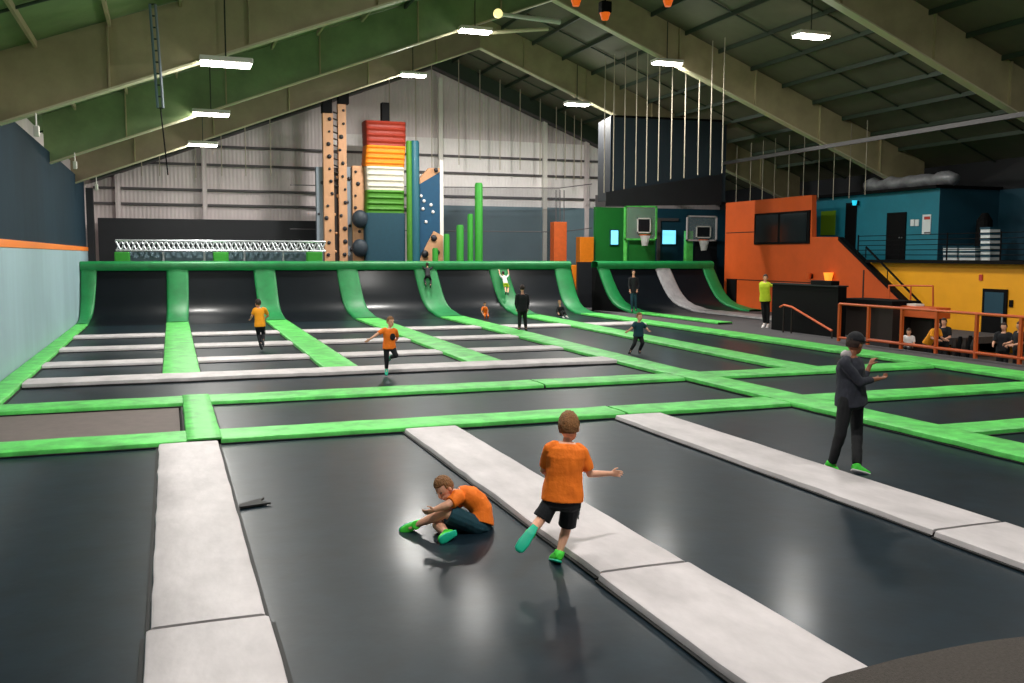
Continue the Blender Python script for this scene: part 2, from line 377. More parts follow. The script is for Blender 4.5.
for (y0, y1), rn in ry:
    for a, b, cn in cols:
        bed(f'black trampoline bed {cn}, {rn} row behind long pale bar', E(a, 1), E(b, 0), y0, y1, 'rear trampoline beds', nx=4, ny=5)
for a, b, cn in ((4, 5, 'between fourth and fifth green strips'), (5, 6, 'between fifth strip and outer edge pad')):
    bed(f'long dark trampoline bed {cn}, before the pale bar', E(a, 1), E(b, 0), 18.9, 33.2, 'rear trampoline beds', nx=4, ny=12)
    bed(f'dark trampoline bed {cn}, at the foot of ramp', E(a, 1), E(b, 0), 34.4, 39.6, 'rear trampoline beds', nx=4, ny=5)
bed('dark trampoline bed before the far ramp, ahead of the grey strip', E(6, 1), E(8, 0), 32, 39.6, 'rear trampoline beds', nx=4, ny=5)
# ------------------------------------------------------------------ ramps
def rampbed(label, a, b, group):
    t = thing('ramp_trampoline', label, 'ramp trampoline', (XE(a, 1, 40), 39.7, 0), group); rows = []
    for (y, z) in PROF:
        xa, xb = XR(a, 1, y)-.02, XR(b, 0, y)+.02
        rows.append([(xa+(xb-xa)*i/6, y, z-.02+.0*i) for i in range(7)])
    o = MB().solid(rows, (0, .05, -.02)).build('bed_mesh', M['rampbed'], t, smooth=True); angle_smooth(o, 60)
    f = MB()
    for e in (0, -1): f.tube([V(r[e])+V((0, .05, -.06)) for r in rows], .04, 6)
    f.build('steel_frame', M['black'], t)
    return t
names = ['nearest the pale blue wall', 'behind the child running away', 'between second and third green ramp strips', 'behind the boy jumping in orange', 'behind the small child in orange', 'behind the seated child']
for k in range(6): rampbed(f'tall curved black ramp trampoline {names[k]}', k, k+1, 'curved ramp trampolines')
rampbed('curved black ramp trampoline between green end strip and grey strip', 7, 8, 'curved ramp trampolines')
rampbed('curved black ramp trampoline between grey strip and orange wall', 8, 9, 'curved ramp trampolines')
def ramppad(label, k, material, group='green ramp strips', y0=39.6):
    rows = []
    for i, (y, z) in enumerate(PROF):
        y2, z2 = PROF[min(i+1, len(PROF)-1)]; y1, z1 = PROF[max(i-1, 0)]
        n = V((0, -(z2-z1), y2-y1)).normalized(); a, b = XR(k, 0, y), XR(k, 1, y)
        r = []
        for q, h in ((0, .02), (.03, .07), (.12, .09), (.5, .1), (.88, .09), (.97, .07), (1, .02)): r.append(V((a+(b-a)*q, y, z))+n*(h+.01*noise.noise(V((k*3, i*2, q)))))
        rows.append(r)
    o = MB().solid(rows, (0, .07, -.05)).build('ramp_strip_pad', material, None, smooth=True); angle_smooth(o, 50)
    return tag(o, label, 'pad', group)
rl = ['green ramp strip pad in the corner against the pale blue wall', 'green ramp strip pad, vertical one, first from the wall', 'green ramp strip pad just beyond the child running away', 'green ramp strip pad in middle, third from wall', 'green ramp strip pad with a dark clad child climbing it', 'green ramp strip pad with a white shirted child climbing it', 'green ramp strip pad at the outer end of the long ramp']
for k in range(7): ramppad(rl[k], k, M['greenshade'])
ramppad('green ramp strip pad at the near end of the separate short ramp', 7, M['greenshade'])
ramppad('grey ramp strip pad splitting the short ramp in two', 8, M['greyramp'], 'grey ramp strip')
ramppad('green ramp strip pad against the orange building', 9, M['greenshade'])
tag(padlong('floor_pad', 'grey floor pad continuing the grey ramp strip towards the staff member', 8, 31.5, 39.6, M['greyramp'], 'grey ramp strip', z=.1, e0=-.2, e1=.2), 'grey floor pad continuing the grey ramp strip towards the staff member', 'pad')
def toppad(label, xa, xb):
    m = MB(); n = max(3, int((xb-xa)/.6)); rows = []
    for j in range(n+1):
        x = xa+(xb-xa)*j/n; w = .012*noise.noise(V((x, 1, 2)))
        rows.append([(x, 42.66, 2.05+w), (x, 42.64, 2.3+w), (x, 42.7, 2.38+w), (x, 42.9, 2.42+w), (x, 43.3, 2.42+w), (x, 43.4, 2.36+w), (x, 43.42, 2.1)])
    o = m.solid(rows, (0, .02, -.03)).build('top_rail_pad', M['greenshade'], None, smooth=True); angle_smooth(o, 50)
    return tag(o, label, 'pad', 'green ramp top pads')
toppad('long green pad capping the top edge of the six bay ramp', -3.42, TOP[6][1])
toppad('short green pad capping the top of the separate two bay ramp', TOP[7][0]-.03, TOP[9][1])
def side(label, k, e):
    pts = [(XR(k, e, y), y, z-.06) for y, z in PROF]+[(TOP[k][e], 43.4, 2.1), (TOP[k][e], 43.4, -.3), (XE(k, e, 39.6), 39.6, -.3)]
    o = MB().prism(pts, (.06, 0, 0)).build('ramp_cladding', M['black'])
    return tag(o, label, 'panel', 'black ramp side panels')
side('black side panel closing the outer end of the long ramp', 6, 1)
side('black side panel closing the short ramp near the orange post', 7, 0)
side('black side panel closing short ramp by orange building', 9, 1)
tag(MB().prism([(.66, 10.55, -.062), (.95, 10.75, -.062), (.9, 10.62, -.062), (1.0, 10.5, -.062), (.66, 10.42, -.062)], (0, 0, .02)).build('loose_strap', M['skirt']), 'small black strap lying on the mat beside first grey walkway', 'strap')
# ------------------------------------------------------------------ hall shell
RX, RZ, SL = 14.2, 14.0, .38
XL, XR_ = -4.1, 33.5
def roofz(x): return RZ-SL*abs(x-RX)
YB = 52.0
struct(MB().prism([(XL, -6, roofz(XL)), (RX, -6, RZ), (RX, -6, RZ+.15), (XL, -6, roofz(XL)+.15)], (0, YB+6.4, 0)).build('ceiling_slope', M['roofL']))
struct(MB().prism([(RX, -6, RZ), (XR_, -6, roofz(XR_)), (XR_, -6, roofz(XR_)+.15), (RX, -6, RZ+.15)], (0, YB+6.4, 0)).build('ceiling_slope', M['roofR']))
struct(MB().prism([(XL, YB, -.95), (XR_, YB, -.95), (XR_, YB, roofz(XR_)), (RX, YB, RZ), (XL, YB, roofz(XL))], (0, .3, 0)).build('wall_back', M['silver']))
struct(MB().box(XR_-.3, XR_, -6, YB, -.95, 7).build('wall_right', M['blackboard']))
struct(MB().box(-3.52, -3.5, -6, 47.5, -.95, 6.02).build('wall_left', M['wallteal']))
struct(MB().box(XL-.1, XL, -6, YB, -.95, 7.3).build('wall_left_outer', M['silver']))
lw = struct(MB().box(-3.5, -3.44, -6, 47.5, -.3, 2.86).build('wall_left_padding', M['wallgrey']))
struct(MB().box(-3.5, -3.42, -6, 47.5, 2.86, 3.04, .01).build('trim_1', M['stripe']))
# purlins and bridging
for i in range(1, 12):
    for sgn in (-1, 1):
        x = RX+sgn*(.3+1.58*i-.79)
        if x < XL+.2 or x > XR_-.3: continue
        z = roofz(x)
        o = MB().box(x-.035, x+.035, -5, YB, z-.18, z-.02).build('roof_purlin', M['darksteel' if sgn > 0 or i < 5 else 'steel']); struct(o)  # paler steel on the lit wall-side purlins: light put into the colour
for y in (4.2, 8.2, 12.2, 17.6, 21.1, 27.6, 30.8, 37.1, 40.2, 46, 49):
    for sgn in (-1, 1):
        xe = XL if sgn < 0 else XR_
        o = MB().tube([(RX, y, RZ-.07), (xe, y, roofz(xe)-.07)], .035, 6).build('roof_bridging_rod', M['darksteel']); struct(o)
struct(MB().box(26.3, 26.42, -5, YB, 7.24, 7.4).build('roof_eave_beam', M['girt']))
def rafter(y, bz=12.5, sl=.385, depth_end=1.5, nm='roof_rafter'):
    for sgn in (-1, 1):
        xe = -3.66 if sgn < 0 else 32.6
        fm = M[{34.2: 'steelgreen', 43.2: 'steelbrown'}.get(y, 'steel') if sgn < 0 else 'steel']  # the green cast on one half-frame is put into its colour
        e = V((xe, y, bz-sl*abs(xe-RX))); r = V((RX, y, bz))
        w = MB().prism([(RX, y-.03, bz), (xe, y-.03, e.z), (xe, y-.03, roofz(xe)-.02), (RX, y-.03, RZ-.02)], (0, .06, 0)).build(nm, fm); struct(w)
        MB().prism([(RX, y-.17, bz), (xe, y-.17, e.z), (xe, y-.17, e.z-.05), (RX, y-.17, bz-.05)], (0, .34, 0)).build('bottom_flange', M['flange'], w)
        for f in (.12, .3, .5, .68, .86):
            x = RX+(xe-RX)*f
            MB().box(x-.02, x+.02, y-.14, y+.14, bz-sl*abs(x-RX), roofz(x)-.05).build('stiffener', M['steel'], w)
        c = MB().box(xe-.13, xe+.13, y-.2, y+.2, -.9, e.z+.3).build('frame_column', M['steel']); struct(c)
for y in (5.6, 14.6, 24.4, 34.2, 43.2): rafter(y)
for sgn in (-1, 1):
    xe = -3.5 if sgn < 0 else 32.6
    w = struct(MB().prism([(RX, 51.5, 13.15), (xe, 51.5, 13.15-.385*abs(xe-RX)), (xe, 51.5, roofz(xe)), (RX, 51.5, RZ)], (0, .3, 0)).build('end_rafter', M['darksteel']))
    MB().prism([(RX, 51.35, 13.15), (xe, 51.35, 13.15-.385*abs(xe-RX)), (xe, 51.35, 13.07-.385*abs(xe-RX)), (RX, 51.35, 13.07)], (0, .5, 0)).build('bottom_flange', M['girt'], w)
# girts and posts on the gable wall
for v0 in (205, 190, 164.5, 146):
    z = at(200, v0, 51.9).z
    struct(MB().box(-3.4, 24.5, 51.75, 52, z-.055, z+.055).build('wall_girt', M['girt']))
for u in (118, 205, 331, 441, 545, 587):
    x = at(u, 200, 51.6).x; zt = min(roofz(x)-.6, 12.6)
    struct(MB().box(x-.12, x+.12, 51.55, 51.85, -.9, zt).build('wall_post', M['whitepaint' if u in (441, 545) else 'silver']))
# lower painted band of back wall
a, b = at(442, 205, 51.5), at(600, 205, 51.5)
struct(MB().box(a.x, b.x+.4, 51.7, 51.95, -.9, a.z).build('wall_back_painted_band', M['bluegrey']))
struct(MB().box(at(330, 200, 51.5).x, b.x+.4, 51.9, 52, a.z, at(500, 140, 51.5).z).build('wall_back_lit_insulation', M['insul']))  # white insulation, made lighter so its colour carries the lamp-lit centre
# black barrier behind the truss
a, b = at(98, 218, 51), at(326, 218, 51)
tag(MB().box(a.x, b.x, 50.7, 51.3, -.9, a.z).build('black_barrier', M['blackboard']), 'long low black barrier under the silver wall, behind the metal truss', 'barrier')
tag(MB().box(-3.45, a.x+.02, 47.6, 48.2, -.9, at(92, 182, 48).z-.3).build('black_pillar_cover', M['blackboard']), 'tall black cover at far end of the pale blue wall', 'cover')
# aluminium truss
ta, tb = at(116, 250, 46.5), at(325, 250, 46.5); z0, z1 = at(116, 250.5, 46.5).z, at(116, 240.5, 46.5).z
t = thing('metal_truss', 'horizontal silver lattice truss behind the top of long ramp', 'truss', (ta.x, 46.5, z0))
for yy in (46.3, 46.75):
    for zz in (z0, z1): MB().tube([(ta.x, yy, zz), (tb.x, yy, zz)], .055, 6).build('chord', M['truss'], t)
n = 44
for i in range(n):
    xa = ta.x+(tb.x-ta.x)*i/n; xb = ta.x+(tb.x-ta.x)*(i+1)/n
    p, q = ((z0, z1) if i % 2 else (z1, z0))
    MB().tube([(xa, 46.3, p), (xb, 46.3, q)], .04, 5).build('lattice_bar', M['truss'], t); MB().tube([(xa, 46.75, q), (xb, 46.75, p)], .04, 5).build('lattice_bar', M['truss'], t)
for i in range(6):
    x = ta.x+.2+(tb.x-ta.x-.4)*i/5
    MB().tube([(x, 46.5, -.9), (x, 46.5, z0)], .05, 8).build('truss_leg', M['truss'], t)
for u, l in ((122, 'lime green pad under the end of truss nearest blue wall'), (220, 'lime green pad under the middle of silver truss'), (313, 'lime green pad under truss end by the wooden climbing wall')):
    a = at(u-7, 262, 46.2); b = at(u+8, 252, 46.2)
    tag(MB().box(a.x, b.x, 45.7, 46.2, -.9, b.z, .05).build('post_pad', M['postgreen']), l, 'pad', 'lime truss pads')
# dark seats row under truss
tag(MB().box(ta.x, tb.x, 47.1, 47.4, -.9, at(200, 252, 47.2).z).build('low_barrier', M['bluegrey']), 'grey low barrier in shadow under the silver truss', 'barrier')

# ---- climbing structures
def hold(bm, x, y, z, r): bm.ellipsoid((x, y, z), (r, 0, 0), (0, r*.6, 0), (0, 0, r), 8, 6)
YC = 48.0
def climb_panel(u0, u1, vt, material, label, y=YC, nh=7, name='climbing_wall', hm='hold_dark', seed=1):
    a, b = at(u0, 262, y), at(u1, vt, y); rnd = random.Random(seed)
    t = thing(name, label, 'climbing panel', ((a.x+b.x)/2, y, -.9), 'climbing panels')
    MB().box(a.x, b.x, y, y+.35, -.9, b.z, .02).build('board', material, t)
    for i in range(nh):
        m = MB(); hold(m, a.x+(b.x-a.x)*rnd.uniform(.2, .8), y-.03, 2.4+(b.z-2.4)*(i+.5)/nh, rnd.uniform(.06, .12)); m.build('climbing_hold', M[hm], t, smooth=True)
climb_panel(317.5, 325, 167, M['greyboard'], 'grey narrow climbing board at the wall side of wooden posts', 48.3, 3, seed=2)
climb_panel(325, 333, 113, M['wood'], 'first tall thin plywood climbing post, with black top', 48, 12, seed=3)
climb_panel(333, 340, 168, M['brown'], 'dark brown slot board between two plywood climbing posts', 48.2, 5, seed=4, hm='wood')
climb_panel(340, 346, 104, M['wood'], 'second tall thin plywood climbing post, tallest of the pair', 48, 12, seed=5)
climb_panel(346, 353.5, 167, M['greyboard'], 'grey narrow climbing board beside wider plywood panel', 48.2, 4, seed=6)
climb_panel(353.5, 364.2, 166, M['wood'], 'wider plywood climbing panel with dark round holds by the tower', 48, 8, seed=7)
for v in (219, 248):
    p = at(360, v, 47.66); m = MB(); m.ellipsoid(p, (.42, 0, 0), (0, .3, 0), (0, 0, .46)); tag(m.build('round_foam_hold', M['foamdark'], smooth=True), 'dark round foam ball on plywood panel, '+('upper' if v < 230 else 'lower')+' of two', 'foam ball')
    # rod fixing it to the board
# ladder rungs between the two posts
t = thing('climbing_ladder', 'ladder rungs strung between two tall plywood posts', 'ladder', at(336, 262, 48.1))
for i in range(12):
    z = at(336, 112, 48.1).z-.33*i; a = at(333.4, 150, 48.1).x; b = at(339.6, 150, 48.1).x
    MB().tube([(a, 48.1, z), (b, 48.1, z-.1)], .04, 6).build('rung', M['brown'], t)
p, q = at(343, 104, 48), at(327, 113, 48)
tag(MB().box(q.x-.25, q.x+.25, 47.9, 48.4, q.z, q.z+.9, .04).build('belay_device', M['black']), 'black belay device capping the shorter plywood post', 'belay device', 'belay devices')
tag(MB().box(p.x-.25, p.x+.3, 47.9, 48.4, p.z, p.z+.8, .04).tube([(p.x, 48.1, p.z+.7), (p.x-.1, 48.1, p.z+1.0), (p.x-.6, 48.1, p.z+1.2)], .11, 8).build('belay_device', M['black']), 'black curved belay device topping the taller plywood post', 'belay device', 'belay devices')
# stacked foam tower
t = thing('climbing_tower', 'tall climbing tower in red, orange, cream, green and petrol bands', 'climbing tower', at(386, 262, 47.5))
bands = [(121, 145.5, 'red', (365.5, 406.5), (366.5, 406.5)), (145.5, 166.5, 'amber', (366.5, 406.5), (365, 405)), (166.5, 190, 'cream', (366, 405), (367, 405)), (190, 213, 'leaf', (367, 405), (366, 405)), (213, 270, 'petrol', (365, 406), (366, 406))]
for v0, v1, mn, tt, bb in bands:
    m = MB(); rows = []
    nseg = 12
    for j in range(nseg+1):
        f = j/nseg; v = v0+(v1-v0)*f; w = .05*math.sin(j*math.pi) + (.07 if (j % 3 == 1 and mn not in ('petrol',)) else 0)
        a = at(tt[0]+(bb[0]-tt[0])*f, v, 47.5); b = at(tt[1]+(bb[1]-tt[1])*f, v, 47.5)
        rows.append(((a+b)/2+V((0, .6, 0)), V(((b.x-a.x)/2+.0, 0, 0)), V((0, .6+w, 0))))
    o = m.loft(rows, 24, 8).build(mn+'_band' if mn != 'leaf' else 'green_band', M[mn], t); angle_smooth(o, 30)
p = at(385, 121, 48)
MB().box(p.x-.2, p.x+.2, 47.8, 48.2, p.z-.1, at(385, 103, 48).z, .03).build('belay_block', M['black'], t)
# foam cylinders
for u0, u1, vt, mt, l in ((406.5, 412, 141, 'leaf', 'thin lime foam cylinder between colour banded tower and teal cylinder'), (411, 419, 141, 'cyl', 'tall teal foam cylinder beside the colour banded tower')):
    a, b = at(u0, 200, 47.6), at(u1, vt, 47.6); r = (b.x-a.x)/2
    o = MB().tube([(a.x+r, 47.6, -.9), (a.x+r, 47.6, b.z-.1), (a.x+r, 47.6, b.z)], [r, r, r*.85], 20).build('foam_cylinder', M[mt], None); angle_smooth(o, 40)
    tag(o, l, 'foam cylinder', 'foam cylinders')
# blue board with wood top and base
y = 48.05
t = thing('climbing_wall_board', 'tall blue climbing board with slanted plywood top and base', 'climbing board', at(429, 262, y))
MB().prism([at(418, 275, y), at(440, 275, y), at(440, 172, y), at(418, 185, y)], (0, .3, 0)).build('blue_face', M['blueboard'], t)
MB().prism([at(418, 185, y), at(440, 172, y), at(440, 168, y), at(429, 168, y), at(418, 180, y)], (0, .3, 0)).build('plywood_top', M['wood'], t)
MB().prism([at(418, 264, y-.1), at(443, 264, y-.1), at(443, 236, y-.1), at(434, 231, y-.1), at(426, 246, y-.1)], (0, .12, 0)).build('plywood_base', M['wood'], t)
MB().box(at(440, 200, y).x, at(443.5, 200, y).x, y, y+.3, -.9, at(441, 160, y).z).build('white_edge', M['whitepaint'], t)
for u, v in ((421, 196), (424, 201), (431, 205), (423, 209), (433, 212), (426, 222)):
    m = MB(); hold(m, *at(u, v, y-.02), .09); m.build('climbing_hold', M['whitecloth'], t, smooth=True)
for u, v, r in ((434, 238, .17), (425, 254, .2), (438, 252, .1), (436, 170, .12)):
    m = MB(); hold(m, *at(u, v, y-.14), r); m.build('climbing_hold', M['hold_dark'], t, smooth=True)
# green posts
for u0, u1, vt, l in ((432, 438, 248, 'shortest green foam post, against the plywood base'), (443.5, 449.5, 234, 'second shortest green foam post'), (456.5, 463.5, 225, 'middle height green foam post'), (467.5, 473, 214, 'green foam post next to the tallest'), (475, 482.5, 183, 'tallest green foam post in the rising row')):
    a, b = at(u0, 200, 47.2), at(u1, vt, 47.2); r = (b.x-a.x)/2; x = a.x+r
    o = MB().tube([(x, 47.2, -.9), (x, 47.2, b.z-.12), (x, 47.2, b.z)], [r, r, r*.8], 18).build('foam_post', M['postgreen']); angle_smooth(o, 40)
    tag(o, l, 'foam post', 'green foam posts')
# orange pillars
for u0, u1, vt, y, mt, l in ((554, 567, 222, 48.5, 'orangedull', 'deep orange pillar behind the end of the long ramp'), (580, 594, 237, 49, 'amber', 'amber box pillar beyond the gap between ramps'), (568.5, 578, 265, 46, 'amber', 'short amber post seen in the gap between two ramps')):
    a, b = at(u0, 262, y), at(u1, vt, y)
    tag(MB().box(a.x, b.x, y, y+.6, -.9, b.z, .03).build('padded_pillar', M[mt]), l, 'pillar', 'orange pillars')
tag(MB().box(at(578, 262, 45.4).x, at(604, 262, 45.4).x, 45.4, 45.6, -.9, at(590, 262, 45.4).z).build('black_screen', M['blackboard']), 'black panel filling the gap between the two ramps', 'panel')
# thin net frame behind the ramp
t = thing('safety_net', 'thin see-through safety net in front of the back wall painted band', 'net', at(500, 262, 49.5))
p = [at(440, 187, 49.5), at(560, 188, 49.5), at(590, 184, 49.5)]
MB().prism([p[0], p[1], (p[1].x, 49.5, 0), (p[0].x, 49.5, 0)], (0, .01, 0)).build('mesh_panel', M['netlight'], t)
for zv in (187, 231): MB().tube([at(290, zv-2, 49.5), at(440, zv, 49.5), at(560, zv+1, 49.5), at(592, zv-3, 49.5)], .025, 5).build('net_cable', M['girt'], t)
for u in (556, 560, 564): MB().tube([at(u, 190, 49.4), at(u, 290, 49.4)], .03, 5).build('net_post', M['girt'], t)

# ---- netting block and ropes
t = thing('black_netting', 'large black net curtain hanging from roof above the green walls', 'net', at(660, 205, 41))
a, b = at(611, 116, 41), at(725, 203, 41); zt = a.z
ztr = at(725, 121, 41).z
MB().prism([(a.x, 41, zt), (b.x, 41, ztr), (b.x, 41, b.z), (a.x, 41, b.z)], (0, .05, 0)).build('front_net', M['net'], t)
MB().prism([(a.x, 41, zt), (a.x+.1, 42.6, zt-.1), (a.x+.1, 42.6, b.z), (a.x, 41, b.z)], (.05, 0, 0)).build('side_net', M['blackboard'], t)  # darker than the front net: shade on this side is put into its colour
MB().tube([(a.x, 41, zt), (b.x, 41, ztr)], .06, 6).build('top_cable', M['black'], t)
MB().tube([(a.x, 41, b.z), (b.x, 41, b.z)], .06, 6).build('bottom_cable', M['black'], t)
a, b = at(606, 192, 40.8), at(722, 174, 40.8)
tag(MB().prism([(a.x, 40.8, a.z), (b.x, 40.8, b.z), (b.x, 40.8, at(722, 205, 40.8).z), (a.x, 40.8, at(606, 206, 40.8).z)], (0, .04, 0)).build('net_skirt', M['blackboard']), 'darker net band sagging along the bottom of black net curtain', 'net')
def ropes(us, vts, vbs, ys, label, group, r=.03, m='rope', labels=None):
    for i, (u, vt, vb, y) in enumerate(zip(us, vts, vbs, ys)):
        b = at(u, vb, y); zt = min(roofz(b.x)-.1, at(u, vt, y).z) if vt is not None else roofz(b.x)-.1
        o = MB().tube([(b.x, y, b.z), (b.x, y, zt)], r, 6).build('hanging_rope', M[m])
        tag(o, label, 'rope', group)
us = [604, 613, 624, 635.5, 646, 658, 670.7, 684, 697.7, 710, 722]
ys = [40.3-.75*i for i in range(11)]
ropes(us, [None]*11, [193, 191, 189, 185, 183, 181, 179, 178, 175, 175, 173], ys, 'pale rope hanging from the roof in front of black net curtain', 'ropes before the black net', .021)
us = [736, 750, 762, 774, 788, 803, 818, 833, 849, 865]
ropes(us, [None]*10, [203, 202, 201, 199, 198, 197, 200, 200, 198, 195], [atx(u, 195, 28.4).y for u in us], 'dim rope hanging from dark roof above the orange building', 'ropes above the building', .016)
us = [142, 160, 196, 222, 246, 271, 390, 416, 432, 459, 480, 500, 520, 540, 556, 565, 574, 581]
vb = [176, 176, 178, 176, 176, 176, 150, 165, 170, 165, 160, 170, 170, 175, 180, 178, 180, 178]
ropes(us, [None]*len(us), vb, [50.6]*len(us), 'thin pale cable hanging in front of the silver gable wall', 'cables on the gable wall', .025)

# ---- right rear: green and teal walls, screens, hoops
y = 49.2
a, b, c = at(596, 207, y), at(656, 207, y), at(727, 207, y)
struct(MB().box(a.x, b.x, y, y+.3, -.9, a.z).build('wall_rear_green', M['greenwall']))
struct(MB().box(b.x, c.x+2, y, y+.3, -.9, a.z).build('wall_rear_teal', M['tealdark']))
struct(MB().prism([at(596, 195, 49.5), at(640, 195, 49.5), at(640, 207, 49.5), at(596, 207, 49.5)], (0, .1, 0)).build('wall_rear_header', M['girt']))
def framed(u0, u1, v0, v1, y, name, fm, gm, label, cat, d=.1, inner='glowing_pane', fw=.06):
    a, b = at(u0, v1, y), at(u1, v0, y)
    t = thing(name, label, cat, ((a.x+b.x)/2, y, a.z))
    MB().box(a.x, b.x, y-.06, y, a.z, b.z, .01).build('frame', fm, t)
    MB().box(a.x+fw, b.x-fw, y-.09, y-.055, a.z+fw, b.z-fw).build(inner, gm, t); return t
framed(609.5, 618.5, 229.5, 245.5, y-.02, 'wall_screen', M['tealdark'], M['screen'], 'narrow lit blue screen on the green wall', 'screen')
framed(661, 676, 229.5, 245, y-.02, 'wall_screen', M['tealdark'], M['screen'], 'wide lit blue screen on teal wall between the two hoops', 'screen')
MBx = MB().box(at(657, 220, y).x, at(660, 220, y).x, y-.1, y, -.9, at(657, 218, y).z)
tag(MBx.box(at(657, 220, y).x, at(678, 220, y).x, y-.08, y, at(657, 219, y).z-.1, at(657, 218, y).z).build('doorway_frame', M['girt']), 'dark door frame around the wide lit screen on teal wall', 'door frame')
def hoop(label, y, fu0, fu1, fv0, fv1, su0, su1, sv0, sv1, ring, framemat, post):
    t = thing('basketball_hoop', label, 'basketball hoop', at((fu0+fu1)/2, 262, y), 'basketball hoops')
    a, b = at(fu0, fv1, y), at(fu1, fv0, y); w = .09
    fr = MB()
    fr.box(a.x, b.x, y-.06, y+.02, b.z-w, b.z).box(a.x, b.x, y-.06, y+.02, a.z, a.z+w).box(a.x, a.x+w, y-.06, y+.02, a.z, b.z).box(b.x-w, b.x, y-.06, y+.02, a.z, b.z)
    fr.build('backboard_frame', framemat, t)
    MB().box(a.x+w, b.x-w, y-.03, y, a.z+w, b.z-w).build('backboard', M['backboard'], t)
    p, q = at(su0, sv1, y-.08), at(su1, sv0, y-.08)
    sq = MB(); s2 = .07
    sq.box(p.x, q.x, y-.1, y-.06, q.z-s2, q.z).box(p.x, q.x, y-.1, y-.06, p.z, p.z+s2).box(p.x, p.x+s2, y-.1, y-.06, p.z, q.z).box(q.x-s2, q.x, y-.1, y-.06, p.z, q.z).build('target_square', M['whitepaint'], t)
    MB().box(p.x+.08, q.x-.08, y-.09, y-.05, p.z+.08, q.z-.08).build('target_panel', M['blackboard'], t)
    c = at(ring[0], ring[1], y-.5); R = .3; pts = [(c.x+R*math.cos(i*math.pi/10), c.y+R*math.sin(i*math.pi/10), c.z) for i in range(21)]
    MB().tube(pts, .025, 6).tube([(c.x, c.y+R, c.z), (c.x, y, c.z)], .04, 6).build('rim', M['orail'], t)
    nb = MB(); nb.tube([(c.x, c.y, c.z), (c.x, c.y, c.z-.3), (c.x, c.y, c.z-.6)], [R, R*.75, R*.55], 14, cap=False).build('basket_net', M['basketnet'], t, fix=False)
    a2, b2 = at(post[0], 262, y+.1), at(post[1], post[2], y+.1)
    MB().box(a2.x, b2.x, y+.05, y+.35, -.9, b2.z, .03).build('padded_post', M['green' if post[3] else 'postgreen'], t)
hoop('basketball hoop with tall green frame on green wall', 47.6, 624, 657, 206, 240, 637, 651, 218, 233, (645, 235), M['green'], (625, 627.5, 207, 1))
hoop('basketball hoop with clear board and orange rim beside orange wall', 47.8, 686, 717, 216, 241, 696, 711, 226, 238, (704, 240), M['silver'], (685.5, 693, 231, 1))
MBp = MB().box(at(629, 250, 47.7).x, at(654, 250, 47.7).x, 47.72, 47.8, -.9, at(640, 240, 47.7).z)
tag(MBp.build('wall_mat', M['greenwall']), 'green padded panel under the green framed hoop', 'panel', 'hoop panels')
tag(MB().box(at(694, 250, 47.95).x, at(717, 250, 47.95).x, 47.95, 48.02, -.9, at(700, 241, 47.95).z).build('wall_mat', M['blackboard']), 'black padded panel under clear basketball board', 'panel', 'hoop panels')

# ---- orange / yellow / teal building along the far side
X0 = 28.0
def yz(u, v, x=X0): p = atx(u, v, x); return (x, p.y, p.z)
p0, p1 = yz(726, 203), yz(812, 195)
pts = [(X0, p0[1], -.9), p0, p1, yz(812, 237), yz(838, 237), yz(866, 265), yz(906, 303), (X0, yz(906, 303)[1], -.9)]
struct(MB().prism(pts, (.25, 0, 0)).build('wall_right_orange', M['orange']))
for v in (230, 276):   # board joints
    a = atx(726, v+3, X0-.01); b = atx(838 if v > 240 else 755, v, X0-.01)
    struct(MB().box(X0-.015, X0, b.y, a.y, a.z-.02, a.z+.02).build('trim_2', M['brown']))
a = atx(864, 270, X0); struct(MB().box(X0-.015, X0, a.y-.04, a.y+.04, -.9, a.z).build('trim_3', M['brown']))
p, q = atx(727, 300, X0), atx(737, 279, X0)
tag(MB().box(X0-.05, X0-.005, q.y, p.y, -.07, q.z).build('dark_hatch', M['black']), 'dark hatch low on the orange wall beside the short ramp', 'hatch')
a, b = atx(755, 244, X0), atx(811, 211, X0); zt = atx(783, 212, X0).z; zb = atx(783, 244, X0).z
w = MB().box(X0-.08, X0+.02, b.y, a.y, zb, zt, .02).build('window_1', M['black']); struct(w)
for f0, f1 in ((.04, .5), (.54, .96)): MB().box(X0-.1, X0-.075, b.y+(a.y-b.y)*f0, b.y+(a.y-b.y)*f1, zb+.1, zt-.1).build('pane', M['glass'], w)
ye, ys_ = atx(866, 265, X0+.35).y, 18.0
struct(MB().box(X0+.3, X0+.55, ys_, ye+3.5, -.9, 2.42).build('wall_right_yellow', M['yellow']))
struct(MB().box(X0-.05, 33.2, ys_, atx(866, 262, X0).y, 2.42, 2.55).build('upper_deck', M['black']))
# upper teal storey
XT = 29.9
tl, tr = atx(806, 196, XT), atx(940, 188, XT)
struct(MB().box(XT, XT+.2, tr.y, tl.y+4, 2.5, tr.z).build('wall_right_teal', M['teal']))
struct(MB().box(XT, 33.2, tr.y-.02, tr.y, 2.5, tr.z).build('wall_right_teal_return', M['tealdark']))
struct(MB().box(33.1, 33.2, 15, tr.y, 2.5, tr.z).build('wall_right_deck_back', M['tealdark']))
struct(MB().box(XT-.3, 33.2, tr.y-.1, tl.y+4, tr.z, tr.z+.12).build('upper_roof', M['black']))
tag(MB().prism([atx(846, 203, XT-.03), atx(857, 203, XT-.03), (XT-.03, atx(857, 203, XT).y, 2.55), (XT-.03, atx(846, 203, XT).y, 2.55)], (.06, 0, 0)).build('dark_opening', M['black']), 'tall dark opening in teal upper wall beside the cyan lamp', 'panel')
a, b = atx(888, 213, XT), atx(907, 213, XT)
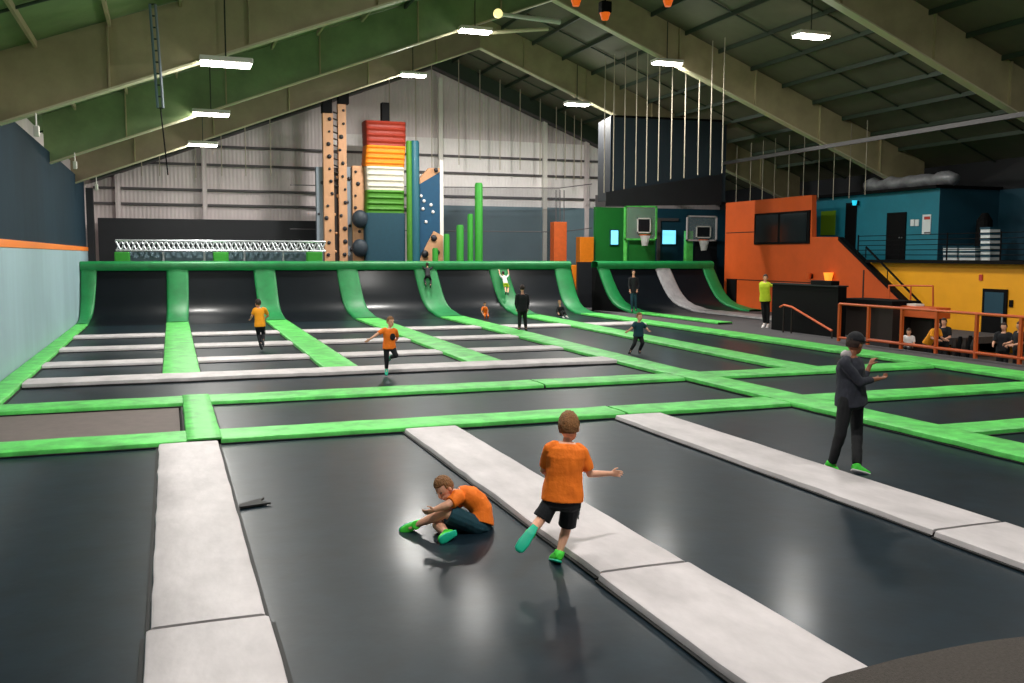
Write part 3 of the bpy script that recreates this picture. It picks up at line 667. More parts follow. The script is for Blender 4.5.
d = struct(MB().box(XT-.06, XT+.02, b.y, a.y, 2.55, a.z).build('door_1', M['black'])); MB().tube([(XT-.09, b.y+.15, 3.5), (XT-.09, b.y+.3, 3.5)], .03, 6).build('door_handle', M['truss'], d)
def plate(u0, u1, v0, v1, x, name, m, label, cat, th=.04):
    a, b = atx(u0, v1, x), atx(u1, v0, x); return tag(MB().box(x-th, x, b.y, a.y, atx((u0+u1)/2, v1, x).z, atx((u0+u1)/2, v0, x).z).build(name, m), label, cat)
sg = plate(922.5, 931.5, 214.5, 234, XT-.01, 'wall_sign', M['sign'], 'tall white notice on the teal upper wall beside the door', 'sign')
for v0, v1, mn in ((216.5, 219.5, 'redink'), (232, 233.5, 'ink')):
    a, b = atx(924, v1, XT-.06), atx(930, v0, XT-.06); MB().box(XT-.06, XT-.05, b.y, a.y, atx(927, v1, XT-.06).z, atx(927, v0, XT-.06).z).build('printed_band', M[mn], sg)
for u0, l in ((911, 'first small white sign beside the dark upper door'), (915.5, 'second small white sign, next to the tall notice')):
    plate(u0, u0+3.8, 219.5, 226, XT-.01, 'small_sign', M['sign'], l, 'sign')
plate(821, 836, 211, 235, XT-.01, 'lime_poster', M['greensign'], 'blurry lime green panel on the dark teal wall by orange corner', 'panel')
def walllamp(u, v, x, m, label, r=.16):
    p = atx(u, v, x); t = thing('wall_lamp', label, 'lamp', p)
    MB().box(x-.06, x, p.y-.08, p.y+.08, p.z-.1, p.z+.1, .02).build('bracket', M['black'], t)
    MB().tube([(x-.2, p.y, p.z-r), (x-.2, p.y, p.z+r)], [r*.7, r*1.1], 14).build('lamp_shade', m, t)
walllamp(858, 203, XT-.05, M['cyanlamp'], 'small cyan lamp on the teal upper wall', .11)
walllamp(832, 277, X0, M['amberlamp'], 'glowing amber lamp on the orange wall above black counter', .2)
walllamp(812, 276, X0, M['orail'], 'small unlit orange lamp on the orange wall near window', .14)
# ducts over the teal storey
t = thing('foil_duct', 'crumpled silver foil duct lying along the teal building top', 'duct', atx(910, 190, XT+.6))
a, b = atx(868, 190, XT+.6), atx(955, 186, XT+.6)
MB().tube([(XT+.6, a.y+(b.y-a.y)*i/14, tr.z+.4+.06*math.sin(i*2.1)) for i in range(15)], [.3+.05*math.sin(i*1.7) for i in range(15)], 12).build('duct_tube', M['duct'], t, smooth=True)
# deck railing
t = thing('deck_railing', 'black horizontal bar railing along the upper deck edge', 'railing', (X0+.05, atx(866, 262, X0).y, 2.55))
ya, yb = atx(858, 250, X0+.05).y, 18.2
for i, v in enumerate((237, 242.5, 247.5, 252.5, 257)):
    z = 2.55+.2*(5-i); MB().tube([(X0+.05, ya, z), (X0+.05, yb, z)], .018, 6).build('rail', M['black'], t)
for i in range(7):
    yy = ya+(yb-ya)*i/6; MB().tube([(X0+.05, yy, 2.5), (X0+.05, yy, 3.6)], .03, 6).build('railing_post', M['black'], t)
# stacked crates upstairs
def crates(u0, u1, v0, v1, n, x, label, group):
    for i in range(n):
        vv1 = v1-(v1-v0)*i/n; vv0 = v1-(v1-v0)*(i+.75)/n
        a, b = atx(u0, vv1, x), atx(u1, vv0, x)
        yl, yh = sorted((a.y, b.y)); zl, zh = 2.55+(atx((u0+u1)/2, v0, x).z-2.55)*i/n, 2.55+(atx((u0+u1)/2, v0, x).z-2.55)*(i+.97)/n
        t = thing('storage_crate', label.format(['lowest', 'second', 'third', 'fourth', 'fifth', 'topmost'][i if i < n-1 else 5] if n > 3 else ['lowest', 'middle', 'topmost'][i]), 'crate', (x+.2, (yl+yh)/2, zl), group)
        m = MB(); m.box(x, x+.5, yl, yh, zl, zl+(zh-zl)*.6).build('crate_body', M['sign'], t)
        MB().box(x-.02, x+.52, yl-.02, yh+.02, zl+(zh-zl)*.6, zh).build('crate_gap_band', M['tealdark'], t)  # dark band painted to look like the shaded gap above each crate
crates(943, 957, 246, 262, 3, X0+.7, '{} pale crate in the low stack by the teal corner', 'crates on the deck')
crates(959, 975, 246, 262, 3, X0+.7, '{} pale crate in second low stack behind deck railing', 'crates on the deck')
crates(980.5, 990, 227, 262, 6, X0+.7, '{} pale crate in the tall stack behind deck railing', 'crates on the deck')
a = atx(985, 213, 31)
tag(MB().tube([(31, a.y, 2.55), (31, a.y, a.z-.3), (31, a.y, a.z)], [.35, .3, .12], 14).build('dark_bin', M['black']), 'dark shape standing on the deck behind the tall crate stack', 'bin')
# stairs beside yellow wall
t = thing('staircase', 'dark steel staircase edge and rail slanting down across the yellow wall', 'staircase', yz(935, 340))
xs = X0-.04
a, b = V(yz(838, 237, xs)), V(yz(912, 309, xs))
MB().prism([a, b, b-V((0, 0, .14)), a-V((0, 0, .14))], (.3, 0, 0)).build('stringer', M['black'], t)
n = 14
for i in range(n):
    p = a+(b-a)*((i+.5)/n); MB().box(X0+.0, X0+.28, p.y-.12, p.y+.12, p.z-.12, p.z-.08).build('tread', M['girt'], t)
c, d = V(yz(866, 247, xs)), V(yz(936, 319, xs))
MB().tube([c, d], .045, 8).build('handrail', M['black'], t)
for f in (.0, .33, .66, 1.0):
    p = c+(d-c)*f; q = a+(b-a)*(.0+f*.98); MB().tube([p, (p.x, p.y, p.z-(.45 if f < 1 else .9))], .022, 6).build('baluster', M['black'], t)
# landing rail frame (orange) beyond
t = thing('rail_frame', 'thin orange rail frame standing before the yellow wall below stairs', 'railing', yz(912, 318, 26.5))
c = [atx(889, 318, 26.5), atx(889, 285.5, 26.5), atx(933, 286, 26.5), atx(933, 318, 26.5)]
for i in range(3): MB().tube([c[i], c[i+1]], .035, 6).build('rail', M['orail'], t)
for q in (c[0], c[3]): MB().tube([q, (q.x, q.y, -.75)], .035, 6).build('railing_post', M['orail'], t)
MB().tube([atx(911, 286, 26.5), (26.5, atx(911, 286, 26.5).y, -.75)], .03, 6).build('railing_post', M['orail'], t)
# ground floor door in yellow wall
XD = X0+.3
a, b = atx(984, 288, XD), atx(1008.5, 288, XD); zt = atx(996, 289, XD).z
d = struct(MB().box(XD-.06, XD, b.y, a.y, -.75, zt).build('door_2', M['black']))
MB().box(XD-.08, XD-.055, b.y+.12, a.y-.12, zt-1.0, zt-.12).build('pane', M['tealdark'], d)
MB().tube([(XD-.12, b.y+.1, .3), (XD-.12, b.y+.1, .55)], .03, 6).build('door_handle', M['truss'], d)
plate(979.5, 983, 274.5, 280.5, XD-.005, 'fire_alarm', M['redink'], 'small red alarm box on yellow wall above the door side', 'alarm')
plate(1009.5, 1013.5, 300, 307, XD-.005, 'card_reader', M['black'], 'small black box on yellow wall just beside the door', 'box')
# ---- black counter, brown counter, tables, railing
t = thing('counter', 'large black counter block that the staff member leans on', 'counter', (21.8, 27.4, -.06))
ya, yb = atx(772, 300, 21.3).y, atx(838, 300, 21.3).y
MB().prism([(21.3, ya, -.06), (21.3, ya, atx(772, 284, 21.3).z), (21.3, yb, atx(772, 284, 21.3).z), (21.3, yb, -.06)], (.35, 0, 0)).build('body', M['black'], t)
MB().prism([(21.25, ya+.05, atx(772, 284, 21.3).z), (21.25, ya+.05, atx(772, 284, 21.3).z+.05), (21.25, yb-.03, atx(772, 284, 21.3).z+.05), (21.25, yb-.03, atx(772, 284, 21.3).z)], (.45, 0, 0)).build('top', M['blackboard'], t)
q = atx(824, 283, 21.4)
tag(MB().box(21.3, 21.65, q.y-.5, q.y+.6, atx(772, 284, 21.3).z+.05, atx(772, 284, 21.3).z+.2, .02).build('equipment_case', M['black']), 'black equipment case lying on the black counter', 'case')
t = thing('handrail', 'sloping orange handrail in front of the black counter', 'handrail', atx(805, 330, 20.9))
pts = [atx(780, 307, 20.9), atx(784, 305, 20.9), atx(792, 307, 20.9), atx(832, 331, 20.9)]
MB().tube(pts, .04, 8).build('rail', M['orail'], t)
for q in (pts[1], pts[2], pts[3]): MB().tube([q, (q.x, q.y, -.06)], .03, 6).build('railing_post', M['brown'], t)
t = thing('reception_desk', 'dark brown desk behind the first bays of the orange railing', 'desk', atx(866, 335, 22.3))
ya, yb = atx(841, 310, 22.3).y, atx(893, 310, 22.3).y
MB().box(22.3, 23.3, yb, ya, -.8, atx(866, 303, 22.3).z).build('body', M['brown'], t)
MB().box(22.2, 23.4, yb-.05, ya, atx(866, 303, 22.3).z, atx(866, 299.5, 22.3).z).build('top', M['black'], t)
t = thing('table', 'orange topped bench table with papers, behind the orange railing', 'table', atx(914, 330, 22.6))
ya, yb = atx(894, 310, 22.6).y, atx(936, 310, 22.6).y; zt = atx(914, 306.5, 22.6).z
MB().box(22.6, 23.2, yb, ya, zt-.35, zt, .02).build('top', M['orail'], t)
for yy in (ya-.15, yb+.15):
    for xx in (22.68, 23.12): MB().box(xx-.04, xx+.04, yy-.04, yy+.04, -.75, zt-.33).build('leg', M['black'], t)
MB().box(23.05, 23.1, yb+.1, ya-.1, -.75, zt-.3).build('modesty_panel', M['brown'], t)
for u0, u1, l in ((893.5, 904, 'flat white paper pile at the near desk end of orange table'), (908, 917, 'white paper stack in the middle of the orange table')):
    a, b = atx(u0, 305, 22.8), atx(u1, 305, 22.8); tag(MB().box(22.75, 23.1, b.y, a.y, zt, zt+.07).build('paper_stack', M['whitepaint']), l, 'paper')
# orange railing
XF = 20.0
us = [839.3, 868.6, 902, 937, 977, 1021.6]
zt = 1.19
t = thing('orange_railing', 'orange tube railing along the edge of trampoline court', 'railing', (XF, 20, .01))
yy = [atx(u, 320, XF).y for u in us]; yy += [yy[-1]-1.3*i for i in range(1, 5)]
MB().tube([(XF, yy[0], zt), (XF, yy[-1], zt)], .04, 8).build('rail', M['orail'], t)
MB().tube([(XF, yy[1], .16), (XF, yy[-1], .16)], .045, 8).build('rail', M['orail'], t)
MB().tube([(XF, yy[0], .12), (XF, yy[0]-.45, .12)], .04, 8).build('rail', M['orail'], t)
for y in yy: MB().box(XF-.04, XF+.04, y-.04, y+.04, 0, zt).build('railing_post', M['orail'], t)
# shelf of small dark items by yellow wall
for i, (u, h) in enumerate(((955, 9), (960, 12), (965, 10), (970, 13), (974, 8))):
    p = atx(u, 346, 23.2); tag(MB().tube([(23.2, p.y, -.75), (23.2, p.y, p.z+.0), (23.2, p.y, p.z+h*.025)], [.12, .11, .05], 10).build('slim_post', M['black' if i % 2 else 'brown']), 'dark slim post standing in low row before the yellow wall', 'post', 'dark posts by yellow wall')

# ---- foreground carpeted ledge
g = [atz(u, v, .9) for u, v in ((770, 720), (800, 690), (830, 677), (870, 666), (900, 658), (930, 651.5), (955, 646.5), (980, 642), (1005, 638.5), (1030, 636))]
g += [(5.2, 3.2, .9), (6.5, 1.5, .9), (3, 1.2, .9), (2.2, 2.0, .9)]
o = MB().prism([V((p[0], p[1], .9)) for p in g], (0, 0, -1.25), .03).build('carpeted_ledge', M['carpet']); tag(o, 'dark carpeted curved ledge at the bottom corner of the frame', 'ledge')

# ------------------------------------------------------------------ people
def bake(bm_obj, voxel, smooth_it=4, noise_amp=0, noise_sc=12):
    """fuse the overlapping solids of a mesh into one continuous skin"""
    o = bm_obj
    r = o.modifiers.new('fuse', 'REMESH'); r.mode = 'VOXEL'; r.voxel_size = voxel; r.use_smooth_shade = True
    if smooth_it:
        s = o.modifiers.new('smooth', 'SMOOTH'); s.iterations = smooth_it; s.factor = .5
    dg = bpy.context.evaluated_depsgraph_get(); dg.update()
    me = bpy.data.meshes.new_from_object(o.evaluated_get(dg)); o.modifiers.clear()
    old = o.data; mt = old.materials[0]; o.data = me; nm = old.name; bpy.data.meshes.remove(old); me.name = nm
    if not me.materials: me.materials.append(mt)
    for p in me.polygons: p.use_smooth = True
    if noise_amp:
        me.calc_loop_triangles()
        nr = [v.normal.copy() for v in me.vertices]
        for v, n in zip(me.vertices, nr):
            q = v.co*noise_sc; v.co += n*noise_amp*(noise.noise(q)+.6*noise.noise(V((q.x*2.3, q.y*2.3, q.z*.9))))
    return o
def lerp(a, b, t): return V(a)*(1-t)+V(b)*t
def bez(a, m, b, t): return lerp(lerp(a, m, t), lerp(m, b, t), t)
def hand(bm, wr, dr, side, s, curl=.5, thumb_up=None):
    """palm, four bent fingers of unequal length and a thumb; dr = direction of hand, side = across palm (towards thumb)"""
    d = V(dr).normalized(); sd = V(side); sd = (sd-d*sd.dot(d)).normalized(); n = d.cross(sd)
    L = .19*s; pc = V(wr)+d*L*.25
    bm.loft([(V(wr)-d*.01*s, sd*.026*s, n*.02*s), (V(wr)+d*L*.12, sd*.034*s, n*.018*s), (V(wr)+d*L*.4, sd*.042*s, n*.015*s), (V(wr)+d*L*.5, sd*.040*s, n*.012*s)], 14)
    for i, (off, ln) in enumerate(((.031, .40), (.0105, .45), (-.0105, .42), (-.031, .32))):
        b = V(wr)+d*L*.46+sd*off*s; p = b; r = .0092*s
        ang = 0
        for j, f in enumerate((.45, .32, .23)):
            ang += curl*(.5 if j == 0 else .75); q = p+(d*math.cos(ang)+n*math.sin(ang)+sd*(off*.8))*ln*L*f
            bm.capsule(p, q, r*(1-.1*j), r*(.92-.1*j), 8); p = q
    b = V(wr)+d*L*.12+sd*.03*s
    q = b+(d*.6+sd*.75+n*.25)*L*.2; q2 = q+(d*.85+sd*.35+n*.35)*L*.17
    bm.capsule(b, q, .0125*s, .0105*s, 8).capsule(q, q2, .0105*s, .0085*s, 8)
def figure(name, label, J, s, skin='skin', top=None, sleeve=.75, bottom=None, legcut=1.0, shoes='shoed', hair='hairb', face=(0, -1, 0), headup=(0, 0, 1), child=True, voxel=.006, cvox=None, cap=None, hood=None, hairlen=0, wrink=.0, sole=None, headscale=1.0, curl=.6, cat='person', hem=.0, gloves=None, mid=None, detail=True, bulk=1.0, limb=None, shoe=1.0):
    """J: head neck shL shR elL elR wrL wrR hipL hipR knL knR anL anR toeL toeR (world points).  s = body scale (1 = 1.75 m)"""
    J = {k: V(v) for k, v in J.items()}
    P = (J['hipL']+J['hipR'])/2; N = J['neck']; md = V(mid) if mid is not None else (P+N)/2
    base = V((P.x, P.y, min(J['anL'].z, J['anR'].z)-.05))
    k = limb or bulk; kb = bulk
    w = (J['shR']-J['shL']).normalized(); hwv = (J['hipR']-J['hipL']).normalized()
    fa = V(face).normalized(); hu = V(headup); hu = (hu-fa*hu.dot(fa)).normalized(); hx = fa.cross(hu)
    hs = s*headscale*(1.22 if child else 1.0); H_ = J['head']
    sw = (J['shR']-J['shL']).length/2
    def secs(ts, grow=1.0, add=0):
        out = []
        for t, wf, df in ts:
            tt = min(max(t, 0), 1); c = bez(P, md, N, tt); tan = (bez(P, md, N, min(tt+.05, 1))-bez(P, md, N, max(tt-.05, 0))).normalized()
            if t < 0: c = c+tan*t*(N-P).length
            if t > 1: c = c+tan*(t-1)*(N-P).length
            ww = lerp(hwv, w, tt).normalized(); ww = (ww-tan*ww.dot(tan)).normalized(); dd = tan.cross(ww)
            out.append((c, ww*(wf*s*kb*grow+add), dd*(df*s*kb*grow+add)))
        return out
    B = MB()
    B.loft(secs([(-.12, .10, .075), (-.02, .155, .105), (.15, .155, .105), (.35, .14, .098), (.55, .15, .108), (.75, .165, .112), (.9, .15, .09), (1.0, .075, .06)]), 24, 2.2)
    B.capsule(N-(N-md).normalized()*.03*s, H_-hu*.05*hs+fa*-.005*hs, .058*s, .05*s*(1.05 if child else 1))
    # head: skull, jaw, nose, ears
    B.ellipsoid(H_+hu*.015*hs, hx*.074*hs, fa*.092*hs, hu*.105*hs, 20, 14)
    B.ellipsoid(H_-hu*.05*hs+fa*.028*hs, hx*.056*hs, fa*.062*hs, hu*.064*hs, 16, 10)
    B.capsule(H_+hu*.012*hs+fa*.086*hs, H_-hu*.022*hs+fa*.103*hs, .010*hs, .014*hs, 8)
    B.capsule(H_-hu*.052*hs+fa*.087*hs-hx*.016*hs, H_-hu*.052*hs+fa*.087*hs+hx*.016*hs, .008*hs, .008*hs, 8)
    for e in (-1, 1): B.ellipsoid(H_+hx*e*.075*hs-hu*.005*hs-fa*.005*hs, hx*.012*hs, fa*.02*hs, hu*.032*hs, 10, 8)
    for L in 'LR':
        sh, el, wr = J['sh'+L], J['el'+L], J['wr'+L]; hip, kn, an, toe = J['hip'+L], J['kn'+L], J['an'+L], J['toe'+L]
        B.capsule(lerp(sh, N, .25), sh, .062*s*k, .056*s*k).capsule(sh, el, .052*s*k, .040*s*k).capsule(el, lerp(el, wr, .35), .040*s*k, .040*s*k).capsule(lerp(el, wr, .3), wr, .040*s*k, .027*s*k)
        B.capsule(hip, kn, .084*s*k, .056*s*k).capsule(kn, lerp(kn, an, .35), .054*s*k, .056*s*k).capsule(lerp(kn, an, .3), an, .056*s*k, .036*s*min(k, 1.06))
        B.capsule(an, lerp(an, toe, .5), .036*s, .02*s)
        d = (wr-el).normalized(); side = fa.cross(d) if L == 'L' else d.cross(fa)
        if 'th'+L in J: side = J['th'+L]
        if side.length < .05: side = V((0, 0, 1))
        if gloves is None or L not in gloves: hand(B, wr, d, side, s*(1.08 if child else 1), curl)
    body = B.build('person', M[skin], None, smooth=True); bake(body, voxel, 3)
    body.name = name
    tag(body, label, cat)
    def piece(nm, mb, mt, vox=None, amp=None, sm=3, sc=12):
        o = mb.build(nm, M[mt], body, smooth=True)
        if vox: bake(o, vox, sm, wrink if amp is None else amp, sc)
        return o
    cv = cvox or voxel*1.15
    # face marks
    if detail:
        for e in (-1, 1):
            m = MB(); m.ellipsoid(H_+hx*e*.032*hs+hu*.012*hs+fa*.083*hs, hx*.013*hs, fa*.008*hs, hu*.008*hs, 8, 6); piece('eye', m, 'eye')
        m = MB(); m.ellipsoid(H_-hu*.053*hs+fa*.095*hs, hx*.022*hs, fa*.005*hs, hu*.006*hs, 10, 6); piece('mouth', m, 'lip')
    # hair
    m = MB()
    def hf(l):
        f = 1.0
        if l.y > .35 and l.z < .42: f = .8
        elif l.z < -.55-hairlen: f = .8
        elif abs(l.x) > .75 and l.z < -.1 and l.y > -.1: f = .86
        return f*(1+.06*noise.noise(l*5+V((s, 0, 0)))+.05*noise.noise(l*13))
    m.ellipsoid(H_+hu*.024*hs-fa*.008*hs, hx*.086*hs, fa*.104*hs, hu*.116*hs, 56, 40, hf); piece('hair', m, hair)
    if cap:
        m = MB(); m.ellipsoid(H_+hu*.04*hs, hx*.092*hs, fa*.11*hs, hu*.105*hs, 24, 14, lambda l: 1 if l.z > -.1 else .8)
        m.loft([(H_+hu*.045*hs+fa*.08*hs, hx*.075*hs, hu*.008*hs), (H_+hu*.035*hs+fa*.17*hs, hx*.06*hs, hu*.006*hs)], 16); piece('cap', m, cap)
    # top
    if top:
        m = MB()
        m.loft(secs([(-.07-hem, .188, .142), (.1, .184, .136), (.35, .166, .122), (.55, .163, .122), (.75, .178, .126), (.9, .165, .105), (.985, .09, .075)]), 28, 2.3)
        for L in 'LR':
            sh, el, wr = J['sh'+L], J['el'+L], J['wr'+L]
            m.capsule(lerp(sh, N, .3), sh, .075*s*k, .07*s*k)
            if sleeve <= 1: m.cone(sh, lerp(sh, el, sleeve), .070*s*k, .066*s*k)
            else:
                m.capsule(sh, el, .070*s*k, .058*s*k); m.cone(el, lerp(el, wr, sleeve-1), .058*s*k, .044*s*k)
        if hood: pass
        piece('top', m, top, cv, sc=10)
    if hood:
        m = MB(); m.ellipsoid(N+hu*.015*s-fa*.055*s, w*.165*s, fa*.115*s, V((0, 0, .066*s)), 20, 12); piece('hood', m, hood, cv)
    if bottom:
        m = MB(); m.loft(secs([(-.17, .125, .10), (-.1, .172, .125), (.02, .172, .122), (.14, .166, .118)]), 26, 2.3)
        for L in 'LR':
            hip, kn, an = J['hip'+L], J['kn'+L], J['an'+L]
            m.capsule(hip, lerp(hip, kn, .2), .098*s*k, .098*s*k)
            if legcut <= 1: m.cone(hip, lerp(hip, kn, legcut), .1*s*k, .102*s*k)
            else:
                m.capsule(hip, kn, .097*s*k, .072*s*k); m.cone(kn, lerp(kn, an, legcut-1), .072*s*k, .056*s*k)
        piece('trousers' if legcut > 1 else 'shorts', m, bottom, cv, sc=9)
    if shoes:
        z = s*shoe
        for L in 'LR':
            an, toe, kn = J['an'+L], J['toe'+L], J['kn'+L]; f = (toe-an); f = f.normalized()
            up = (kn-an); up = (up-f*up.dot(f)).normalized(); sx = f.cross(up); he = an-f*.055*z-up*.03*z; L_ = (toe-an).length+.085*z
            m = MB()
            m.loft([(he-f*.012*z+up*.01*z, sx*.024*z, up*.03*z), (he+f*.02*z+up*.014*z, sx*.04*z, up*.048*z), (he+f*L_*.35+up*.008*z, sx*.043*z, up*.05*z), (he+f*L_*.65-up*.008*z, sx*.05*z, up*.036*z), (he+f*L_*.9-up*.018*z, sx*.042*z, up*.026*z), (he+f*L_*1.0-up*.022*z, sx*.02*z, up*.016*z)], 18, 2.5)
            m.cone(an-up*.01*z, an+up*.03*z, .05*z, .047*z)
            sh = piece('shoe', m, shoes, cv, 0)
            if sole:
                m = MB(); m.loft([(he-f*.015*z-up*.035*z, sx*.03*z, f*.0+up*.012*z), (he+f*L_*.3-up*.037*z, sx*.043*z, up*.012*z), (he+f*L_*.65-up*.04*z, sx*.053*z, up*.012*z), (he+f*L_*.93-up*.04*z, sx*.045*z, up*.011*z), (he+f*L_*1.02-up*.036*z, sx*.02*z, up*.008*z)], 16, 3)
                o = m.build('sole', M[sole], sh, smooth=True)
    return body
def pix(base_y, **kw):
    """joints measured as (u, v, dy)"""
    return {k: at(q[0], q[1], base_y+(q[2] if len(q) > 2 else 0)) for k, q in kw.items()}
def plant(J, L, zf, s, an=.082, toe=.04):
    J['an'+L].z = zf+an*s; J['toe'+L].z = zf+toe*s
FLOOR = PZ

# running boy in the foreground, seen from behind
J = pix(7.66, head=(569, 427.5, .05), neck=(566.5, 442, .02), shL=(549.5, 449, .05), shR=(582, 452.5, -.02), elL=(543.5, 470, .16), elR=(590, 474, -.03), wrL=(553, 478, .30), wrR=(611, 473.5, .06),
        hipL=(553, 499, .03), hipR=(571, 501, -.02), knL=(541, 519, .02), knR=(567, 526, .04), anL=(530, 534, -.2), anR=(559, 550.5, -.02), toeL=(519, 550, -.24), toeR=(555.0, 555, .13))
plant(J, 'R', PZ-.01, 1)
run = figure('person', 'boy in orange t-shirt and black shorts running across a grey walkway', J, .745, top='shirt', sleeve=.8, bottom='blackcloth', legcut=.97, shoes='shoeg', sole='shoet', hair='hairb', face=(.55, .83, -.05), headup=(-.05, 0, 1), voxel=.0042, cvox=.006, wrink=.006, curl=.55, hem=-.07, bulk=1.38, limb=1.12, shoe=1.35, headscale=1.24)
# white stripes and number on the shorts' side
hip, kn = J['hipR'], J['knR']
for i, f in enumerate((.28, .46, .62)):
    c = lerp(hip, kn, f)+V((.083, -.03, .0)); m = MB(); m.ellipsoid(c, V((.008, 0, 0)), V((0, .016, 0)), V((0, 0, .028)), 10, 8); m.build('shorts_print', M['whitecloth'], run, smooth=True)

# boy sitting curled on the mat
Y = 9.0
J = pix(Y, head=(444.5, 488.5, -.05), neck=(457, 493, -.04), shL=(461, 500, .08), shR=(458, 498, -.16), elL=(447, 508, .05), elR=(447, 505, -.22), wrL=(438, 513, -.05), wrR=(435, 509.5, -.2),
        hipL=(482, 524, -.06), hipR=(478, 526.5, -.2), knL=(438, 525, -.06), knR=(445.5, 512.5, -.16), anL=(447, 534, -.36), anR=(416, 525, .0), toeL=(438, 538.5, -.4), toeR=(403.5, 531.5, .0))
sit = figure('person', 'boy in orange t-shirt and dark teal shorts sitting curled over on the mat', J, .77, top='shirt', sleeve=.72, bottom='tealcloth', legcut=.9, shoes='shoeg', sole='shoet', hair='hairb', face=(-.72, -.42, -.5), headup=(-.45, .0, .9), voxel=.0042, cvox=.006, wrink=.005, curl=.7, mid=at(488, 499, Y-.07), bulk=1.22, limb=1.3, shoe=1.25, headscale=1.08, hem=-.12)
# adult in grey hoodie
J = pix(9.78, head=(855, 344.2, 0), neck=(850.5, 356.5, .0), shL=(858, 363.4, .18), shR=(844.5, 363.4, -.17), elL=(862, 382.1, .22), elR=(860, 382.1, -.24), wrL=(870, 365.4, .26), wrR=(878.5, 378.6, -.2),
        hipL=(856, 400.7, .08), hipR=(846, 400.7, -.08), knL=(857, 436.1, .08), knR=(840.5, 434.1, -.08), anL=(857, 468.0, -.15), anR=(831.5, 463.6, .1), toeL=(868, 471.4, -.2), toeR=(838.5, 468.0, .04))
plant(J, 'L', PZ-.02, 1); plant(J, 'R', PZ-.02, 1)
figure('person', 'adult in charcoal hoodie, black trousers and cap, standing beside a grey walkway', J, 1.0, skin='skindark', top='hoodie', sleeve=1.62, bottom='pants', legcut=1.93, shoes='shoeg', sole='whitecloth', hair='haird', face=(.97, .12, -.12), child=False, voxel=.0065, cvox=.009, wrink=.007, cap='blackcloth', hood='hood', hem=.02, curl=.7, bulk=1.34, limb=1.04, shoe=1.05, headscale=1.16)

SM = dict(voxel=.0085, cvox=.012, wrink=.004, bulk=1.16, limb=1.1, shoe=1.15, headscale=1.1)
# child running away in amber shirt
J = pix(28.0, head=(258, 303.5, 0), neck=(258.8, 308, 0), shL=(254.5, 310, 0), shR=(265, 309.5, 0), elL=(252, 316, .05), elR=(268, 315.5, .1), wrL=(250.5, 319, .25), wrR=(265.5, 318, .3),
        hipL=(257.5, 325.5, 0), hipR=(262.5, 325.5, 0), knL=(258.5, 334.5, .1), knR=(263.5, 334, .12), anL=(260.5, 344.5, -.02), anR=(263, 341.5, -.15), toeL=(262.5, 348.5, -.02), toeR=(264, 345.5, -.2))
figure('person', 'child in amber t-shirt and dark leggings running towards the ramp', J, .74, top='shirty', sleeve=.75, bottom='blackcloth', legcut=1.85, shoes='shoed', hair='haird', face=(-.35, .93, 0), **SM)
# boy hopping in orange, facing
J = pix(21.0, head=(390.5, 322, 0), neck=(389.5, 328.5, 0), shL=(395.5, 331, 0), shR=(383, 330.5, 0), elL=(397.5, 338, .1), elR=(377.5, 334, -.05), wrL=(394, 343, .15), wrR=(369.5, 339.5, -.08),
        hipL=(392, 347.5, 0), hipR=(386.5, 347.5, 0), knL=(396, 355.5, -.15), knR=(386.5, 358.5, 0), anL=(391, 357, .25), anR=(386.5, 369.5, .03), toeL=(389, 361, .3), toeR=(386.5, 373.5, -.08))
hop = figure('person', 'boy in orange t-shirt hopping on one leg, facing the camera', J, .72, top='shirt', sleeve=.8, bottom='blackcloth', legcut=1.9, shoes='shoet', hair='hairb', face=(.35, -.93, -.05), **SM)
c = lerp(J['neck'], (J['hipL']+J['hipR'])/2, .42)+V((.05, -.118, 0)); m = MB(); m.ellipsoid(c, V((.07, .02, 0)), V((0, .016, 0)), V((0, 0, .08)), 12, 8); m.build('shirt_print', M['blackcloth'], hop, smooth=True)
# dark standing figure
J = pix(31.7, head=(522.3, 288.5, 0), neck=(522.3, 294, 0), shL=(517.2, 296, 0), shR=(527.2, 296, 0), elL=(516, 303, .02), elR=(528.2, 303, .02), wrL=(517, 309, .12), wrR=(527.2, 309, .12),
        hipL=(520, 310, 0), hipR=(524.3, 310, 0), knL=(519.6, 319, .03), knR=(525, 319, .03), anL=(519.3, 327.5, 0), anR=(525.8, 327.5, 0), toeL=(518.5, 330, -.12), toeR=(526.3, 330, -.12))
figure('person', 'figure all in black standing on the fourth green strip', J, .93, top='blackcloth', sleeve=1.9, bottom='pants', legcut=1.92, shoes='shoed', hair='haird', face=(.2, .97, 0), child=False, **SM)
# child in teal shirt
J = pix(23.6, head=(639.5, 317, 0), neck=(638.8, 322, 0), shL=(642.8, 324, 0), shR=(634.5, 324, 0), elL=(646.5, 328.5, .05), elR=(631.5, 328.5, -.05), wrL=(648.5, 330.5, -.05), wrR=(628, 331, -.15),
        hipL=(640.2, 335.5, 0), hipR=(636.5, 335.5, 0), knL=(642.6, 343, -.08), knR=(634.5, 343.5, -.08), anL=(639.5, 350.5, .08), anR=(630.6, 350.5, .02), toeL=(640.5, 353.5, -.05), toeR=(629.5, 353.8, -.1))
figure('person', 'child in dark teal shirt and black leggings bouncing, arms held out', J, .72, top='tealcloth', sleeve=.75, bottom='blackcloth', legcut=1.9, shoes='shoed', hair='hairb', face=(.1, -.99, 0), **SM)
